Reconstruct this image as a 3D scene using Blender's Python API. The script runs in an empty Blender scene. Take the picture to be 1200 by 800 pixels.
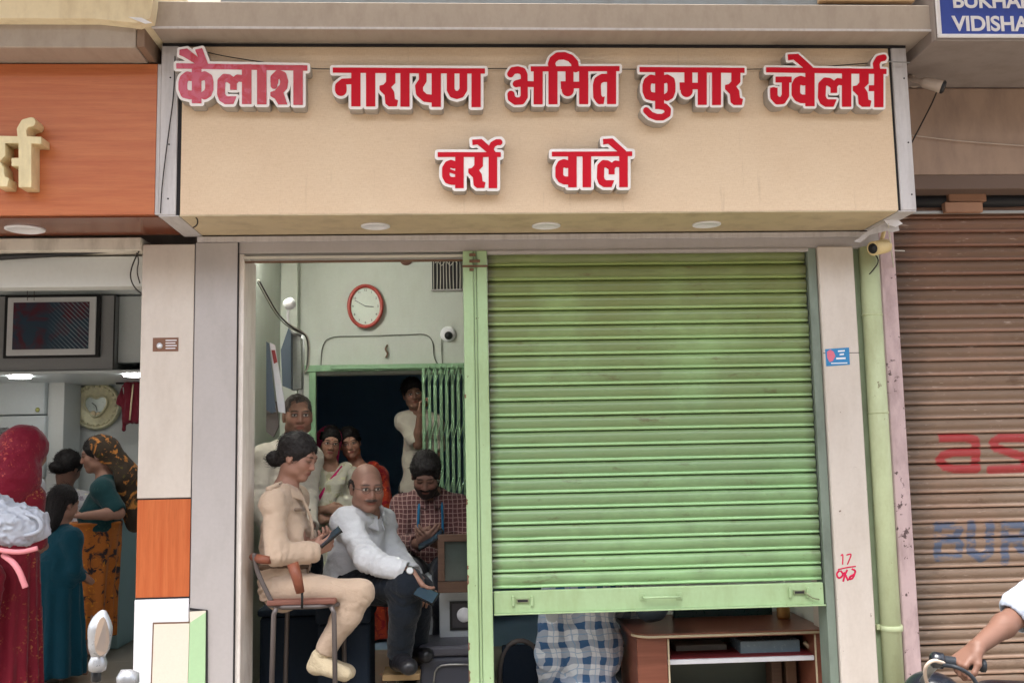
import bpy, bmesh, math, random
import numpy as np
from mathutils import Vector, Matrix
random.seed(7); np.random.seed(7)
# ------------------------------------------------------------ camera, sky, sun, exposure
scn = bpy.context.scene
YAW, PITCH, ROLL, FPX = math.radians(3.2), math.radians(6.4), math.radians(-1.15), 1150.0
CAM = np.array([0.0, -4.6, 1.55])
def _axes():
    cy, sy, cp, sp, cr, sr = math.cos(YAW), math.sin(YAW), math.cos(PITCH), math.sin(PITCH), math.cos(ROLL), math.sin(ROLL)
    f = np.array([sy*cp, cy*cp, sp]); r = np.array([cy, -sy, 0.0]); u = np.cross(r, f)
    return r*cr+u*sr, -r*sr+u*cr, f
RT, UP, FW = _axes()
cam_data = bpy.data.cameras.new('camera'); cam = bpy.data.objects.new('camera', cam_data)
scn.collection.objects.link(cam); scn.camera = cam
cam_data.sensor_width = 36.0; cam_data.lens = 36.0*FPX/1200.0
cam_data.clip_start = 0.05; cam_data.clip_end = 500.0
cam.matrix_world = Matrix(((RT[0], UP[0], -FW[0], CAM[0]), (RT[1], UP[1], -FW[1], CAM[1]), (RT[2], UP[2], -FW[2], CAM[2]), (0, 0, 0, 1)))
SUN_EL, SUN_AZ = math.radians(70), math.radians(-25)     # azimuth measured from behind the camera
world = bpy.data.worlds.new('World'); scn.world = world; world.use_nodes = True
wn = world.node_tree; wn.nodes.clear()
sky = wn.nodes.new('ShaderNodeTexSky'); sky.sky_type = 'NISHITA'; sky.sun_disc = False
sky.sun_elevation = SUN_EL; sky.sun_rotation = math.pi - SUN_AZ
sky.air_density = 1.0; sky.dust_density = 4.0; sky.ozone_density = 1.0
bg = wn.nodes.new('ShaderNodeBackground'); bg.inputs[1].default_value = 0.15
hsv = wn.nodes.new('ShaderNodeHueSaturation'); hsv.inputs['Saturation'].default_value = 0.35
wo = wn.nodes.new('ShaderNodeOutputWorld')
wn.links.new(sky.outputs[0], hsv.inputs['Color']); wn.links.new(hsv.outputs[0], bg.inputs[0]); wn.links.new(bg.outputs[0], wo.inputs[0])
sd = bpy.data.lights.new('sun', 'SUN'); sd.energy = 1.5; sd.angle = math.radians(40); sd.color = (1.0, 0.96, 0.9)
sun = bpy.data.objects.new('sun', sd); scn.collection.objects.link(sun)
_to = Vector((math.sin(SUN_AZ)*math.cos(SUN_EL), -math.cos(SUN_AZ)*math.cos(SUN_EL), math.sin(SUN_EL)))
sun.rotation_euler = _to.to_track_quat('Z', 'Y').to_euler(); sun.location = (0, -8, 12)
scn.view_settings.view_transform = 'Standard'; scn.view_settings.look = 'None'
scn.view_settings.exposure = 2.12; scn.view_settings.gamma = 1.0
scn.cycles.max_bounces = 8; scn.cycles.diffuse_bounces = 5

def P(u, v, Y):
    """the point of the plane y = Y seen at (u, v) of the 1200x800 photograph"""
    d = FW*FPX + RT*(u-600) + UP*(400-v)
    return CAM + d*((Y-CAM[1])/d[1])
def PV(u, v, Y): return Vector(P(u, v, Y))
# ------------------------------------------------------------ materials
def srgb(r, g, b):
    f = lambda c: (c/255/12.92) if c/255 <= 0.04045 else ((c/255+0.055)/1.055)**2.4
    return (f(r), f(g), f(b), 1.0)
MATS = {}
class NT:
    def __init__(s, m): s.t = m.node_tree; s.n = s.t.nodes; s.l = s.t.links
    def new(s, k, **kw):
        n = s.n.new('ShaderNode'+k)
        for a, b in kw.items(): setattr(n, a, b)
        return n
    def link(s, a, b): s.l.new(a, b)
    def val(s, x, inp):
        if hasattr(x, 'is_output') or hasattr(x, 'links'): s.l.new(x, inp)
        else: inp.default_value = x
    def math(s, op, a, b=0.0, clamp=False):
        n = s.new('Math', operation=op); n.use_clamp = clamp; s.val(a, n.inputs[0]); s.val(b, n.inputs[1]); return n.outputs[0]
    def mix(s, fac, a, b, mode='MIX'):
        n = s.new('Mix', data_type='RGBA', blend_type=mode); s.val(fac, n.inputs[0]); s.val(a, n.inputs[6]); s.val(b, n.inputs[7]); return n.outputs[2]
    def pos(s, obj=False, scale=(1, 1, 1)):
        if obj: o = s.new('TexCoord').outputs['Object']
        else: o = s.new('NewGeometry').outputs['Position']
        m = s.new('Mapping'); m.inputs['Scale'].default_value = scale; s.link(o, m.inputs[0]); return m.outputs[0]
    def noise(s, vec, scale, detail=4, rough=0.55, dist=0.0):
        n = s.new('TexNoise'); n.inputs['Scale'].default_value = scale; n.inputs['Detail'].default_value = detail
        n.inputs['Roughness'].default_value = rough; n.inputs['Distortion'].default_value = dist; s.link(vec, n.inputs['Vector']); return n.outputs[0]
    def mr(s, x, a, b):
        n = s.new('MapRange'); s.val(x, n.inputs[0]); n.inputs[1].default_value = a; n.inputs[2].default_value = b; return n.outputs[0]
    def ramp(s, fac, a, b, c0=(0, 0, 0, 1), c1=(1, 1, 1, 1)):
        n = s.new('ValToRGB'); n.color_ramp.elements[0].position = a; n.color_ramp.elements[1].position = b
        n.color_ramp.elements[0].color = c0; n.color_ramp.elements[1].color = c1; s.link(fac, n.inputs[0]); return n.outputs[0]
def base_mat(name, rough=0.6, spec=0.4, metal=0.0):
    m = bpy.data.materials.new(name); m.use_nodes = True
    b = m.node_tree.nodes['Principled BSDF']; b.inputs['Roughness'].default_value = rough
    b.inputs['Specular IOR Level'].default_value = spec; b.inputs['Metallic'].default_value = metal
    MATS[name] = m; return m, NT(m), b
def mat(name, col, rough=0.6, spec=0.4, metal=0.0, var=0.12, vs=3.0, fine=0.06, fs=60.0, grime=0.0, gcol=(90, 75, 55), gs=(1.5, 1.5, 0.5), bump=0.0, bs=150.0, wear=0.0, wcol=(120, 100, 85), ws=25.0, stretch=(1, 1, 1), obj=False):
    """paint, plaster, plastic, cloth: base colour with broad tone variation, fine grain, streaky grime and chips"""
    m, t, b = base_mat(name, rough, spec, metal)
    c = srgb(*col); p = t.pos(obj, stretch)
    n1 = t.noise(p, vs, 5); f1 = t.math('MULTIPLY_ADD', n1, 2*var); t.n[-1].inputs[2].default_value = 1-var
    n2 = t.noise(p, fs, 3); f2 = t.math('MULTIPLY_ADD', n2, 2*fine); t.n[-1].inputs[2].default_value = 1-fine
    f = t.math('MULTIPLY', f1, f2)
    hv = t.new('HueSaturation'); hv.inputs['Color'].default_value = c; t.link(f, hv.inputs['Value']); o = hv.outputs[0]
    if grime:
        g = t.noise(t.pos(obj, gs), 6.0, 6, 0.65); gm = t.math('MULTIPLY', t.ramp(g, 0.45, 0.75), grime)
        o = t.mix(gm, o, srgb(*gcol))
    if wear:
        w = t.noise(t.pos(obj, (1, 1, 1)), ws, 6, 0.7); w2 = t.noise(t.pos(obj, (1, 1, 1)), 2.0, 3)
        wm = t.ramp(t.math('ADD', w, t.math('MULTIPLY', w2, 0.5)), 0.98-wear, 1.0-wear)
        o = t.mix(wm, o, srgb(*wcol))
    t.link(o, b.inputs['Base Color'])
    r = t.math('MULTIPLY_ADD', n2, 0.2); t.n[-1].inputs[2].default_value = max(0.02, rough-0.1); t.link(r, b.inputs['Roughness'])
    if bump:
        bn = t.new('Bump'); bn.inputs['Strength'].default_value = bump; bn.inputs['Distance'].default_value = 0.004
        t.link(t.noise(p, bs, 4), bn.inputs['Height']); t.link(bn.outputs[0], b.inputs['Normal'])
    return m
# ------------------------------------------------------------ mesh helpers
def link(o, parent=None):
    scn.collection.objects.link(o)
    if parent is not None: o.parent = parent
    return o
def tag(o, label=None, cat=None, group=None, kind=None):
    if label: o['label'] = label
    if cat: o['category'] = cat
    if group: o['group'] = group
    if kind: o['kind'] = kind
    return o
def empty(name, loc=(0, 0, 0), **kw):
    o = bpy.data.objects.new(name, None); o.empty_display_size = 0.1; link(o); o.location = loc
    o['_w'] = 1; del o['_w']; return tag(o, **kw)
def meshobj(name, verts, faces, m=None, parent=None, smooth=False):
    me = bpy.data.meshes.new(name); me.from_pydata([tuple(v) for v in verts], [], faces); me.update()
    o = bpy.data.objects.new(name, me); link(o)
    if parent is not None: setparent(o, parent)
    if m is not None: me.materials.append(m)
    if smooth: me.polygons.foreach_set('use_smooth', [True]*len(me.polygons))
    return o
def setparent(o, p):
    o.parent = p
    q = p; loc = Vector((0, 0, 0))
    while q is not None: loc += q.location; q = q.parent
    o.location = Vector(o.location) - loc      # geometry is written in world metres; parents are only moved, never turned
def boxdata(x0, x1, y0, y1, z0, z1):
    v = [(x, y, z) for x in (x0, x1) for y in (y0, y1) for z in (z0, z1)]
    f = [(0, 1, 3, 2), (4, 6, 7, 5), (0, 4, 5, 1), (2, 3, 7, 6), (0, 2, 6, 4), (1, 5, 7, 3)]
    return v, f
def box(name, x0, x1, y0, y1, z0, z1, m, parent=None, bev=0.003, seg=1):
    if x0 > x1: x0, x1 = x1, x0
    if y0 > y1: y0, y1 = y1, y0
    if z0 > z1: z0, z1 = z1, z0
    bm = bmesh.new(); bmesh.ops.create_cube(bm, size=1)
    for v in bm.verts: v.co = Vector((x0+(v.co.x+.5)*(x1-x0), y0+(v.co.y+.5)*(y1-y0), z0+(v.co.z+.5)*(z1-z0)))
    bev = min(bev, 0.3*min(x1-x0, y1-y0, z1-z0))
    if bev > 1e-5: bmesh.ops.bevel(bm, geom=bm.edges[:], offset=bev, segments=seg, affect='EDGES', profile=0.5)
    me = bpy.data.meshes.new(name); bm.to_mesh(me); bm.free()
    o = bpy.data.objects.new(name, me); link(o)
    if m is not None: me.materials.append(m)
    if parent is not None: setparent(o, parent)
    return o
def pbox(name, uv, Y, depth, m, parent=None, bev=0.002):
    """box whose front (y = Y) covers the photo rectangle uv"""
    a = [P(uv[i], uv[j], Y) for i in (0, 2) for j in (1, 3)]
    return box(name, (a[0][0]+a[1][0])/2, (a[2][0]+a[3][0])/2, Y, Y+depth, (a[1][2]+a[3][2])/2, (a[0][2]+a[2][2])/2, m, parent, bev)
def ppoly(name, pts, Y, depth, m, parent=None):
    """prism: outline given on the photo, laid on the plane y = Y and extruded backwards"""
    n = len(pts); f = [P(u, v, Y) for u, v in pts]; v = f+[q+np.array([0, depth, 0]) for q in f]
    fs = [tuple(range(n)), tuple(range(2*n-1, n-1, -1))]+[(i, i+n, (i+1) % n+n, (i+1) % n) for i in range(n)]
    return meshobj(name, v, fs, m, parent)
def lathe(name, prof, c, axis, m, parent=None, n=24, smooth=True):
    """profile [(radius, distance)] turned about axis through c"""
    a = Vector(axis).normalized(); s = a.orthogonal().normalized(); t = a.cross(s); c = Vector(c); vs = []; fs = []
    for r, h in prof:
        for i in range(n):
            w = 2*math.pi*i/n; vs.append(c+a*h+(s*math.cos(w)+t*math.sin(w))*r)
    for j in range(len(prof)-1):
        for i in range(n): k = (i+1) % n; fs.append((j*n+i, j*n+k, (j+1)*n+k, (j+1)*n+i))
    fs.append(tuple(range(n-1, -1, -1))); fs.append(tuple(range((len(prof)-1)*n, len(prof)*n)))
    o = meshobj(name, vs, fs, m, parent)
    if smooth:
        for p in o.data.polygons: p.use_smooth = len(p.vertices) == 4
    return o
def tube(name, pts, r, m, parent=None, n=8, smooth_it=0, closed=False):
    pts = [Vector(p) for p in pts]
    for _ in range(smooth_it):
        q = [pts[0]] if not closed else []
        L = len(pts)
        for i in range(L if closed else L-1):
            a, b = pts[i], pts[(i+1) % L]; q += [a*.75+b*.25, a*.25+b*.75]
        if not closed: q.append(pts[-1])
        pts = q
    rr = r if isinstance(r, (list, tuple)) else [r]*len(pts)
    if len(rr) != len(pts): rr = list(np.interp(np.linspace(0, 1, len(pts)), np.linspace(0, 1, len(rr)), rr))
    vs = []; fs = []; L = len(pts); up = None
    for i, p in enumerate(pts):
        d = (pts[(i+1) % L]-pts[i-1]) if closed else (pts[min(i+1, L-1)]-pts[max(i-1, 0)])
        d.normalize()
        if up is None: up = d.orthogonal().normalized()
        up = (up-d*up.dot(d)).normalized(); s = d.cross(up)
        for k in range(n):
            w = 2*math.pi*k/n; vs.append(p+(up*math.cos(w)+s*math.sin(w))*rr[i])
    for i in range(L if closed else L-1):
        for k in range(n):
            j = (i+1) % L; fs.append((i*n+k, i*n+(k+1) % n, j*n+(k+1) % n, j*n+k))
    if not closed: fs += [tuple(range(n-1, -1, -1)), tuple(range((L-1)*n, L*n))]
    return meshobj(name, vs, fs, m, parent, smooth=True)
def join_data(parts):
    vs = []; fs = []
    for v, f in parts:
        k = len(vs); vs += [tuple(a) for a in v]; fs += [tuple(i+k for i in q) for q in f]
    return vs, fs
# ------------------------------------------------------------ 2-D shapes (letters): distance field -> outline -> solid
def seg_d(X, Y, a, b):
    ax, ay = a; bx, by = b; dx, dy = bx-ax, by-ay; L = dx*dx+dy*dy+1e-9
    t = np.clip(((X-ax)*dx+(Y-ay)*dy)/L, 0, 1); return np.hypot(X-ax-t*dx, Y-ay-t*dy)
def poly_d(X, Y, pts):
    d = np.full(X.shape, 1e9); ins = np.zeros(X.shape, bool); n = len(pts)
    for i in range(n):
        a, b = pts[i], pts[(i+1) % n]; d = np.minimum(d, seg_d(X, Y, a, b))
        c = ((a[1] > Y) != (b[1] > Y)) & (X < (b[0]-a[0])*(Y-a[1])/((b[1]-a[1])+1e-12)+a[0]); ins ^= c
    return np.where(ins, -d, d)
def shape_d(X, Y, prims):
    d = np.full(X.shape, 1e9)
    for p in prims:
        if p[0] == 'L':
            for a, b in zip(p[2][:-1], p[2][1:]): d = np.minimum(d, seg_d(X, Y, a, b)-p[1]/2)
        else: d = np.minimum(d, poly_d(X, Y, p[1]))
    return d
def loops_from(D, xs, ys, lvl):
    F = D-lvl; S = F < 0; nx, ny = F.shape; nxt = {}; pt = {}
    def cross(i0, j0, i1, j1):
        k = (i0, j0, i1, j1) if (i0, j0) < (i1, j1) else (i1, j1, i0, j0)
        if k not in pt:
            a, b = F[k[0], k[1]], F[k[2], k[3]]; t = a/(a-b)
            pt[k] = (xs[k[0]]+t*(xs[k[2]]-xs[k[0]]), ys[k[1]]+t*(ys[k[3]]-ys[k[1]]))
        return k
    m = S[:-1, :-1].astype(int)+S[1:, :-1]+S[1:, 1:]+S[:-1, 1:]
    for i, j in zip(*np.nonzero((m > 0) & (m < 4))):
        c = [(i, j), (i+1, j), (i+1, j+1), (i, j+1)]; s = [S[q] for q in c]; ent = []; ext = []
        for k in range(4):
            a, b = c[k], c[(k+1) % 4]
            if s[k] and not s[(k+1) % 4]: ext.append(cross(*a, *b))
            if not s[k] and s[(k+1) % 4]: ent.append(cross(*a, *b))
        if len(ext) == 2: ent = ent[::-1] if False else ent
        for a, b in zip(ext, ent): nxt[a] = b
    out = []
    while nxt:
        k0 = next(iter(nxt)); k = k0; lp = []
        while k in nxt: lp.append(pt[k]); k = nxt.pop(k)
        if len(lp) > 5: out.append(lp)
    return out
def simplify(lp, tol):
    keep = []; n = len(lp)
    a = np.array(lp); i = 0; keep = [0]
    while i < n-1:
        j = i+2
        while j < min(n, i+14):
            s = a[i:j+1] if j < n else a[i:]
            p, q = s[0], s[-1]; L = np.hypot(*(q-p))+1e-9
            dd = np.abs((s[:, 0]-p[0])*(q[1]-p[1])-(s[:, 1]-p[1])*(q[0]-p[0]))/L
            if dd.max() > tol: break
            j += 1
        i = j-1; keep.append(min(i, n-1))
    return [lp[k] for k in sorted(set(keep))]
def solid_from_loops(name, loops, to3, depth, m, parent=None, bevel=0.0):
    """loops (photo space) -> planar curve -> extruded mesh standing in the x-z plane, front at the mapped plane"""
    cu = bpy.data.curves.new(name, 'CURVE'); cu.dimensions = '2D'; cu.fill_mode = 'BOTH'; cu.extrude = depth/2-bevel; cu.bevel_depth = bevel; cu.bevel_resolution = 1
    y = None
    for lp in loops:
        w = [to3(*q) for q in lp]; y = w[0][1]; sp = cu.splines.new('POLY'); sp.points.add(len(w)-1); sp.use_cyclic_u = True
        for k, q in enumerate(w): sp.points[k].co = (q[0], q[2], 0, 1)
    tmp = bpy.data.objects.new('tmp', cu); scn.collection.objects.link(tmp)
    me = bpy.data.meshes.new_from_object(tmp); bpy.data.objects.remove(tmp); bpy.data.curves.remove(cu)
    me.transform(Matrix(((1, 0, 0, 0), (0, 0, -1, y+depth/2), (0, 1, 0, 0), (0, 0, 0, 1)))); me.name = name
    o = bpy.data.objects.new(name, me); link(o); me.materials.clear(); me.materials.append(m)
    if parent is not None: setparent(o, parent)
    return o
def textmesh(name, s, m, parent, origin, size, bold=0.0, depth=0.002, align='LEFT', sx=1.0, spacing=1.0):
    """default-font lettering standing in the x-z plane, front at origin.y"""
    cu = bpy.data.curves.new(name, 'FONT'); cu.body = s; cu.size = size; cu.offset = bold; cu.extrude = depth/2; cu.align_x = align; cu.space_character = spacing
    tmp = bpy.data.objects.new('tmp', cu); scn.collection.objects.link(tmp)
    me = bpy.data.meshes.new_from_object(tmp); bpy.data.objects.remove(tmp); bpy.data.curves.remove(cu)
    me.transform(Matrix(((sx, 0, 0, origin[0]), (0, 0, -1, origin[1]+depth/2), (0, 1, 0, origin[2]), (0, 0, 0, 1)))); me.name = name
    o = bpy.data.objects.new(name, me); link(o); me.materials.clear(); me.materials.append(m)
    if parent is not None: setparent(o, parent)
    return o
# ------------------------------------------------------------ materials of the street front
M_beige = None
def sign_panel_mat():
    m, t, b = base_mat('beige_laminate', 0.5, 0.35)
    p = t.pos(False, (1, 1, 1)); fine = t.noise(t.pos(False, (3, 1, 60)), 14, 4, 0.7); fine2 = t.noise(t.pos(False, (40, 1, 6)), 10, 3)
    big = t.noise(p, 1.3, 4); c = t.mix(t.ramp(fine, 0.35, 0.65), srgb(216, 192, 162), srgb(230, 208, 180))
    c = t.mix(t.math('MULTIPLY', t.ramp(fine2, 0.5, 0.7), 0.4), c, srgb(196, 164, 124))
    c = t.mix(t.math('MULTIPLY', t.ramp(big, 0.4, 0.75), 0.25), c, srgb(190, 150, 112))
    st = t.noise(t.pos(False, (9, 1, 0.7)), 3, 5, 0.7); c = t.mix(t.math('MULTIPLY', t.ramp(st, 0.62, 0.8), 0.35), c, srgb(150, 120, 90))
    t.link(c, b.inputs['Base Color'])
    bn = t.new('Bump'); bn.inputs['Strength'].default_value = 0.12; bn.inputs['Distance'].default_value = 0.002; t.link(fine, bn.inputs['Height']); t.link(bn.outputs[0], b.inputs['Normal'])
    return m
def wood_mat(name, a, bcol, horizontal=True, rough=0.4, sc=1.0, dark=None, spec=0.4):
    m, t, b = base_mat(name, rough, spec)
    s = (0.6*sc, 1, 14*sc) if horizontal else (14*sc, 1*sc, 0.6*sc)
    g = t.noise(t.pos(False, s), 3.0, 6, 0.6, 0.6); g2 = t.noise(t.pos(False, tuple(x*5 for x in s)), 4, 4, 0.7)
    c = t.mix(t.ramp(g, 0.3, 0.7), srgb(*a), srgb(*bcol)); c = t.mix(t.math('MULTIPLY', t.ramp(g2, 0.5, 0.7), 0.3), c, srgb(*(dark or tuple(int(x*.75) for x in a))))
    t.link(c, b.inputs['Base Color']); return m
M_panel = sign_panel_mat()
M_orange = wood_mat('orange_wood_laminate', (176, 94, 56), (194, 116, 72), True, 0.38)
M_orange_v = wood_mat('orange_pillar_laminate', (180, 88, 46), (198, 110, 64), False, 0.35)
M_soffit_o = wood_mat('brown_soffit_laminate', (112, 62, 46), (128, 76, 56), True, 0.18, 0.7)
M_soffit = mat('beige_soffit', (198, 180, 148), 0.55, var=0.12, vs=1.2, grime=0.4, gcol=(120, 100, 78))
M_silver = mat('silver_composite', (196, 192, 192), 0.42, 0.5, var=0.06, vs=2, grime=0.35, gcol=(130, 122, 118), gs=(6, 1, 0.8))
M_gap = mat('black_sealant', (36, 34, 36), 0.8)
M_canopy = mat('grey_canopy_cladding', (170, 158, 146), 0.5, var=0.1, vs=1.5, grime=0.35, gcol=(130, 114, 100), gs=(3, 1, 1.2))
M_cream = mat('cream_painted_slab', (236, 222, 188), 0.7, grime=0.4, gcol=(160, 130, 90))
M_pillar = mat('beige_pillar_cladding', (204, 194, 184), 0.5, var=0.05, vs=1.0, grime=0.25, gcol=(150, 130, 112), wear=0.02)
M_greyp = mat('grey_pillar_cladding', (178, 172, 170), 0.5, var=0.05, vs=1.0, grime=0.25, gcol=(140, 134, 126))
M_white = mat('white_laminate', (232, 232, 236), 0.4, var=0.03)
M_wall = mat('shop_wall_paint', (200, 205, 196), 0.75, var=0.04, vs=0.8, grime=0.15, gcol=(150, 148, 128))
M_wallL = mat('left_shop_wall_paint', (205, 208, 205), 0.65, var=0.04)
M_dark = mat('dark_room_wall', (140, 172, 196), 0.9, var=0.1)
M_black = mat('black_plastic', (26, 27, 30), 0.4, var=0.1)
M_red = mat('red_acrylic', (196, 0, 32), 0.45, 0.2, var=0.04, fine=0.02)
M_whitea = mat('white_acrylic', (240, 236, 234), 0.35, 0.5, var=0.03, grime=0.2, gcol=(170, 160, 150))
M_green = mat('green_gloss_paint', (162, 188, 144), 0.42, 0.45, var=0.08, vs=2, grime=0.35, gcol=(116, 122, 66), wear=0.03, wcol=(96, 84, 60))
M_pipe = mat('pale_green_pipe_paint', (184, 194, 154), 0.45, var=0.08, grime=0.4, gcol=(130, 122, 80), wear=0.03, wcol=(120, 110, 80))
M_pink = mat('pink_jamb_paint', (192, 168, 168), 0.7, var=0.12, vs=4, grime=0.6, gcol=(110, 86, 84), wear=0.10, wcol=(92, 74, 74), ws=18)
M_rust = mat('rusty_bracket', (120, 92, 74), 0.85, metal=0.2, var=0.3, vs=20)
M_steel = mat('steel', (150, 150, 148), 0.35, metal=0.8, var=0.1)
M_cable = mat('black_cable', (44, 40, 38), 0.6)
M_cablew = mat('white_cable', (200, 196, 184), 0.6)
M_gold = mat('tarnished_gold_letter', (226, 210, 166), 0.42, 0.5, 0.12, var=0.2, vs=12, grime=0.5, gcol=(150, 130, 90), wear=0.03, wcol=(120, 96, 60))
M_goldside = mat('gold_letter_side', (224, 206, 168), 0.35, 0.5, 0.2, var=0.1)
M_wside = mat('letter_side_painted_shade', (168, 162, 156), 0.5, var=0.08, grime=0.5, gcol=(100, 90, 84))  # shade of the letter sides put into a greyer colour
def faded_red():
    m, t, b = base_mat('peeling_red_film', 0.25, 0.5)
    n = t.noise(t.pos(False, (1, 1, 1)), 14, 5, 0.65, 1.5)
    sx = t.new('SeparateXYZ'); t.link(t.pos(), sx.inputs[0]); left = t.math('MULTIPLY', t.math('SUBTRACT', sx.outputs[0], -1.0), -0.55)
    f = t.ramp(t.math('ADD', n, left), 0.42, 0.58)
    c = t.mix(t.math('MULTIPLY', f, 0.8), srgb(184, 2, 34), srgb(196, 80, 108)); t.link(c, b.inputs['Base Color'])
    bn = t.new('Bump'); bn.inputs['Strength'].default_value = 0.5; bn.inputs['Distance'].default_value = 0.004; t.link(n, bn.inputs['Height']); t.link(bn.outputs[0], b.inputs['Normal']); return m
M_redfaded = faded_red()
# ------------------------------------------------------------ Devanagari glyphs, unit = header top 0 .. baseline 100
def rect(x0, y0, x1, y1): return ('P', [(x0, y0), (x1, y0), (x1, y1), (x0, y1)])
def arc(cx, cy, rx, ry, a0, a1, n=8): return [(cx+rx*math.cos(math.radians(a0+(a1-a0)*i/n)), cy+ry*math.sin(math.radians(a0+(a1-a0)*i/n))) for i in range(n+1)]
STEM = rect(0, 0, 24, 100)
G = dict(
 VA=[STEM, ('L', 22, [(-4, 35), (-12, 32), (-20, 35), (-25, 45), (-25, 68), (-19, 77), (-10, 81), (4, 81)])],
 LA=[STEM, rect(-30, 36, -13, 64), ('L', 17, [(-21, 44), (-11, 34), (3, 36)]), ('L', 20, [(-24, 42), (-34, 35), (-44, 34), (-52, 42), (-53, 74), (-49, 85), (-41, 90)]), ('P', [(-44, 81), (-14, 81), (-22, 100), (-44, 100)])],
 RA=[('P', [(0, 6), (24, 6), (24, 39), (13, 50), (21, 62), (23, 81), (31, 84), (28, 99.5), (7, 99.5), (-2, 92), (-4, 70), (-17, 57), (-17, 46), (-7, 44), (0, 36)])],
 AA=[STEM],
 NA=[STEM, ('L', 30, [(-27, 50), (-27, 58)]), ('L', 15, [(-34, 46), (-22, 36), (3, 35)])],
 YA=[STEM, ('L', 20, [(-23, 10), (-23, 32), (-33, 47), (-31, 64), (-17, 77), (3, 79)])],
 NNA=[STEM, ('L', 20, [(-54, 10), (-54, 55), (-48, 66), (-38, 69), (-28, 66), (-21, 55), (-21, 10)])],
 ABIG=[STEM, ('L', 18, [(-61, 20), (-55, 11), (-42, 9), (-30, 12), (-25, 22), (-25, 40), (-46, 46)]), ('L', 19, [(-25, 44), (-25, 80), (-32, 91), (-48, 92), (-59, 84), (-60, 74)]), ('L', 15, [(-48, 46), (5, 47)])],
 II=[STEM, ('L', 19, [(12, 4), (8, -6), (12, -18), (24, -27), (42, -28), (58, -22), (69, -10), (72, 6)])],
 MA=[STEM, rect(-36, 5, -15, 52), rect(-32, 41, 3, 58), ('L', 32, [(-30, 58), (-30, 63)]), ('P', [(-49, 40), (-30, 40), (-30, 60), (-48, 60)])],
 TA=[STEM, ('L', 21, [(3, 31), (-12, 31), (-24, 38), (-27, 50), (-26, 80), (-19, 90)]), ('P', [(-24, 86), (-6, 80), (-9, 100), (-22, 100)])],
 KA=[STEM, ('L', 22, [(-3, 33), (-11, 31), (-20, 38), (-23, 48), (-23, 64), (-18, 76), (-6, 79), (6, 79)]), ('L', 21, [(20, 34), (32, 30), (42, 36), (44, 46), (44, 64), (40, 75), (32, 80)])],
 U=[rect(0, 95, 24, 112), ('L', 17, [(13, 104), (26, 106), (34, 114), (33, 126), (20, 134), (4, 134), (-12, 128), (-24, 116)])],
 E=[('P', [(-46, -35), (-19, -36.5), (19, -2), (19, 4), (0, 4), (-31, -22), (-45, -20)])],
 AI=[('P', [(-31, -35), (-12, -38), (26, -8), (26, 5), (8, 0), (-22, -18), (-32, -22)]), ('P', [(8, -35), (26, -39), (42, 4), (24, 5), (14, -20)])],
 REPH=[('L', 16, [(10, 3), (8, -10), (13, -22), (24, -28), (32, -28)]), rect(26, -36, 35, -20)],
 REPHS=[('L', 17, [(7, 4), (5, -14), (12, -26), (24, -29)]), rect(20, -37, 29, -21)],
 BA=[STEM, ('L', 21, [(-4, 35), (-12, 32), (-20, 35), (-26, 45), (-26, 66), (-20, 77), (-10, 80), (4, 80)]), ('L', 9, [(-20, 50), (3, 58)])],
 SHA=[STEM, ('L', 20, [(-48, 42), (-48, 32), (-38, 22), (-27, 26), (-23, 40), (-25, 54), (-36, 66)]), ('L', 17, [(-49, 44), (-49, 51)]), ('P', [(-58, 68), (-40, 62), (-26, 66), (-15, 99), (-38, 99), (-47, 84), (-58, 78)])],
 JA=[rect(-78, 23, -36, 38), ('L', 19, [(-52, 32), (-52, 72), (-60, 85), (-73, 86), (-82, 76), (-83, 60)]), rect(-92, 52, -73, 66)],
 SBAR=[rect(-14, 43, 4, 58)])
# word: origin, zoom, unit, header left/right x, header y at left, slope, [(glyph, stem x)]
WORDS = [
 ('first', (180, 40), 6, 2.78, 160, 1082, 208, 0.016, [('KA', 270), ('AI', 270), ('LA', 622), ('AA', 728), ('SHA', 983)], 7.5),
 ('second', (380, 60), 6, 2.71, 60, 1130, 118, 0.006, [('NA', 190), ('AA', 294), ('RA', 435), ('AA', 535), ('YA', 755), ('NNA', 1035)], 8),
 ('third', (580, 50), 7.5, 3.32, 315, 1095, 212, -0.003, [('ABIG', 340), ('II', 470), ('MA', 740), ('TA', 985)], 7),
 ('fourth', (735, 60), 7.5, 3.27, 108, 1030, 143, 0.008, [('KA', 245), ('U', 245), ('MA', 620), ('AA', 745), ('RA', 915)], 7),
 ('fifth', (885, 50), 7.5, 3.36, 95, 1152, 220, 0.014, [('JA', 440), ('VA', 440), ('E', 440), ('LA', 762), ('RA', 915), ('SBAR', 1045), ('AA', 1045), ('REPHS', 1045)], 6.5),
 ('sixth', (500, 150), 8.89, 3.73, 115, 772, 255, 0.0, [('BA', 297), ('RA', 497), ('AA', 645), ('E', 645), ('REPH', 640)], 9),
 ('seventh', (630, 150), 8.89, 3.7, 148, 985, 250, -0.004, [('VA', 318), ('AA', 468), ('LA', 850), ('E', 850)], 9)]
def word_prims(glyphs, u, hx0, hx1, hy, slope):
    pr = [('P', [(hx0, hy), (hx1, hy+slope*(hx1-hx0)), (hx1, hy+slope*(hx1-hx0)+13*u), (hx0, hy+13*u)])]
    for g, sx in glyphs:
        for p in G[g]:
            pts = [(sx+x*u, hy+slope*(sx-hx0)+y*u) for x, y in p[-1]]
            pr.append(('L', p[1]*u, pts) if p[0] == 'L' else ('P', pts))
    return pr
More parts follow.
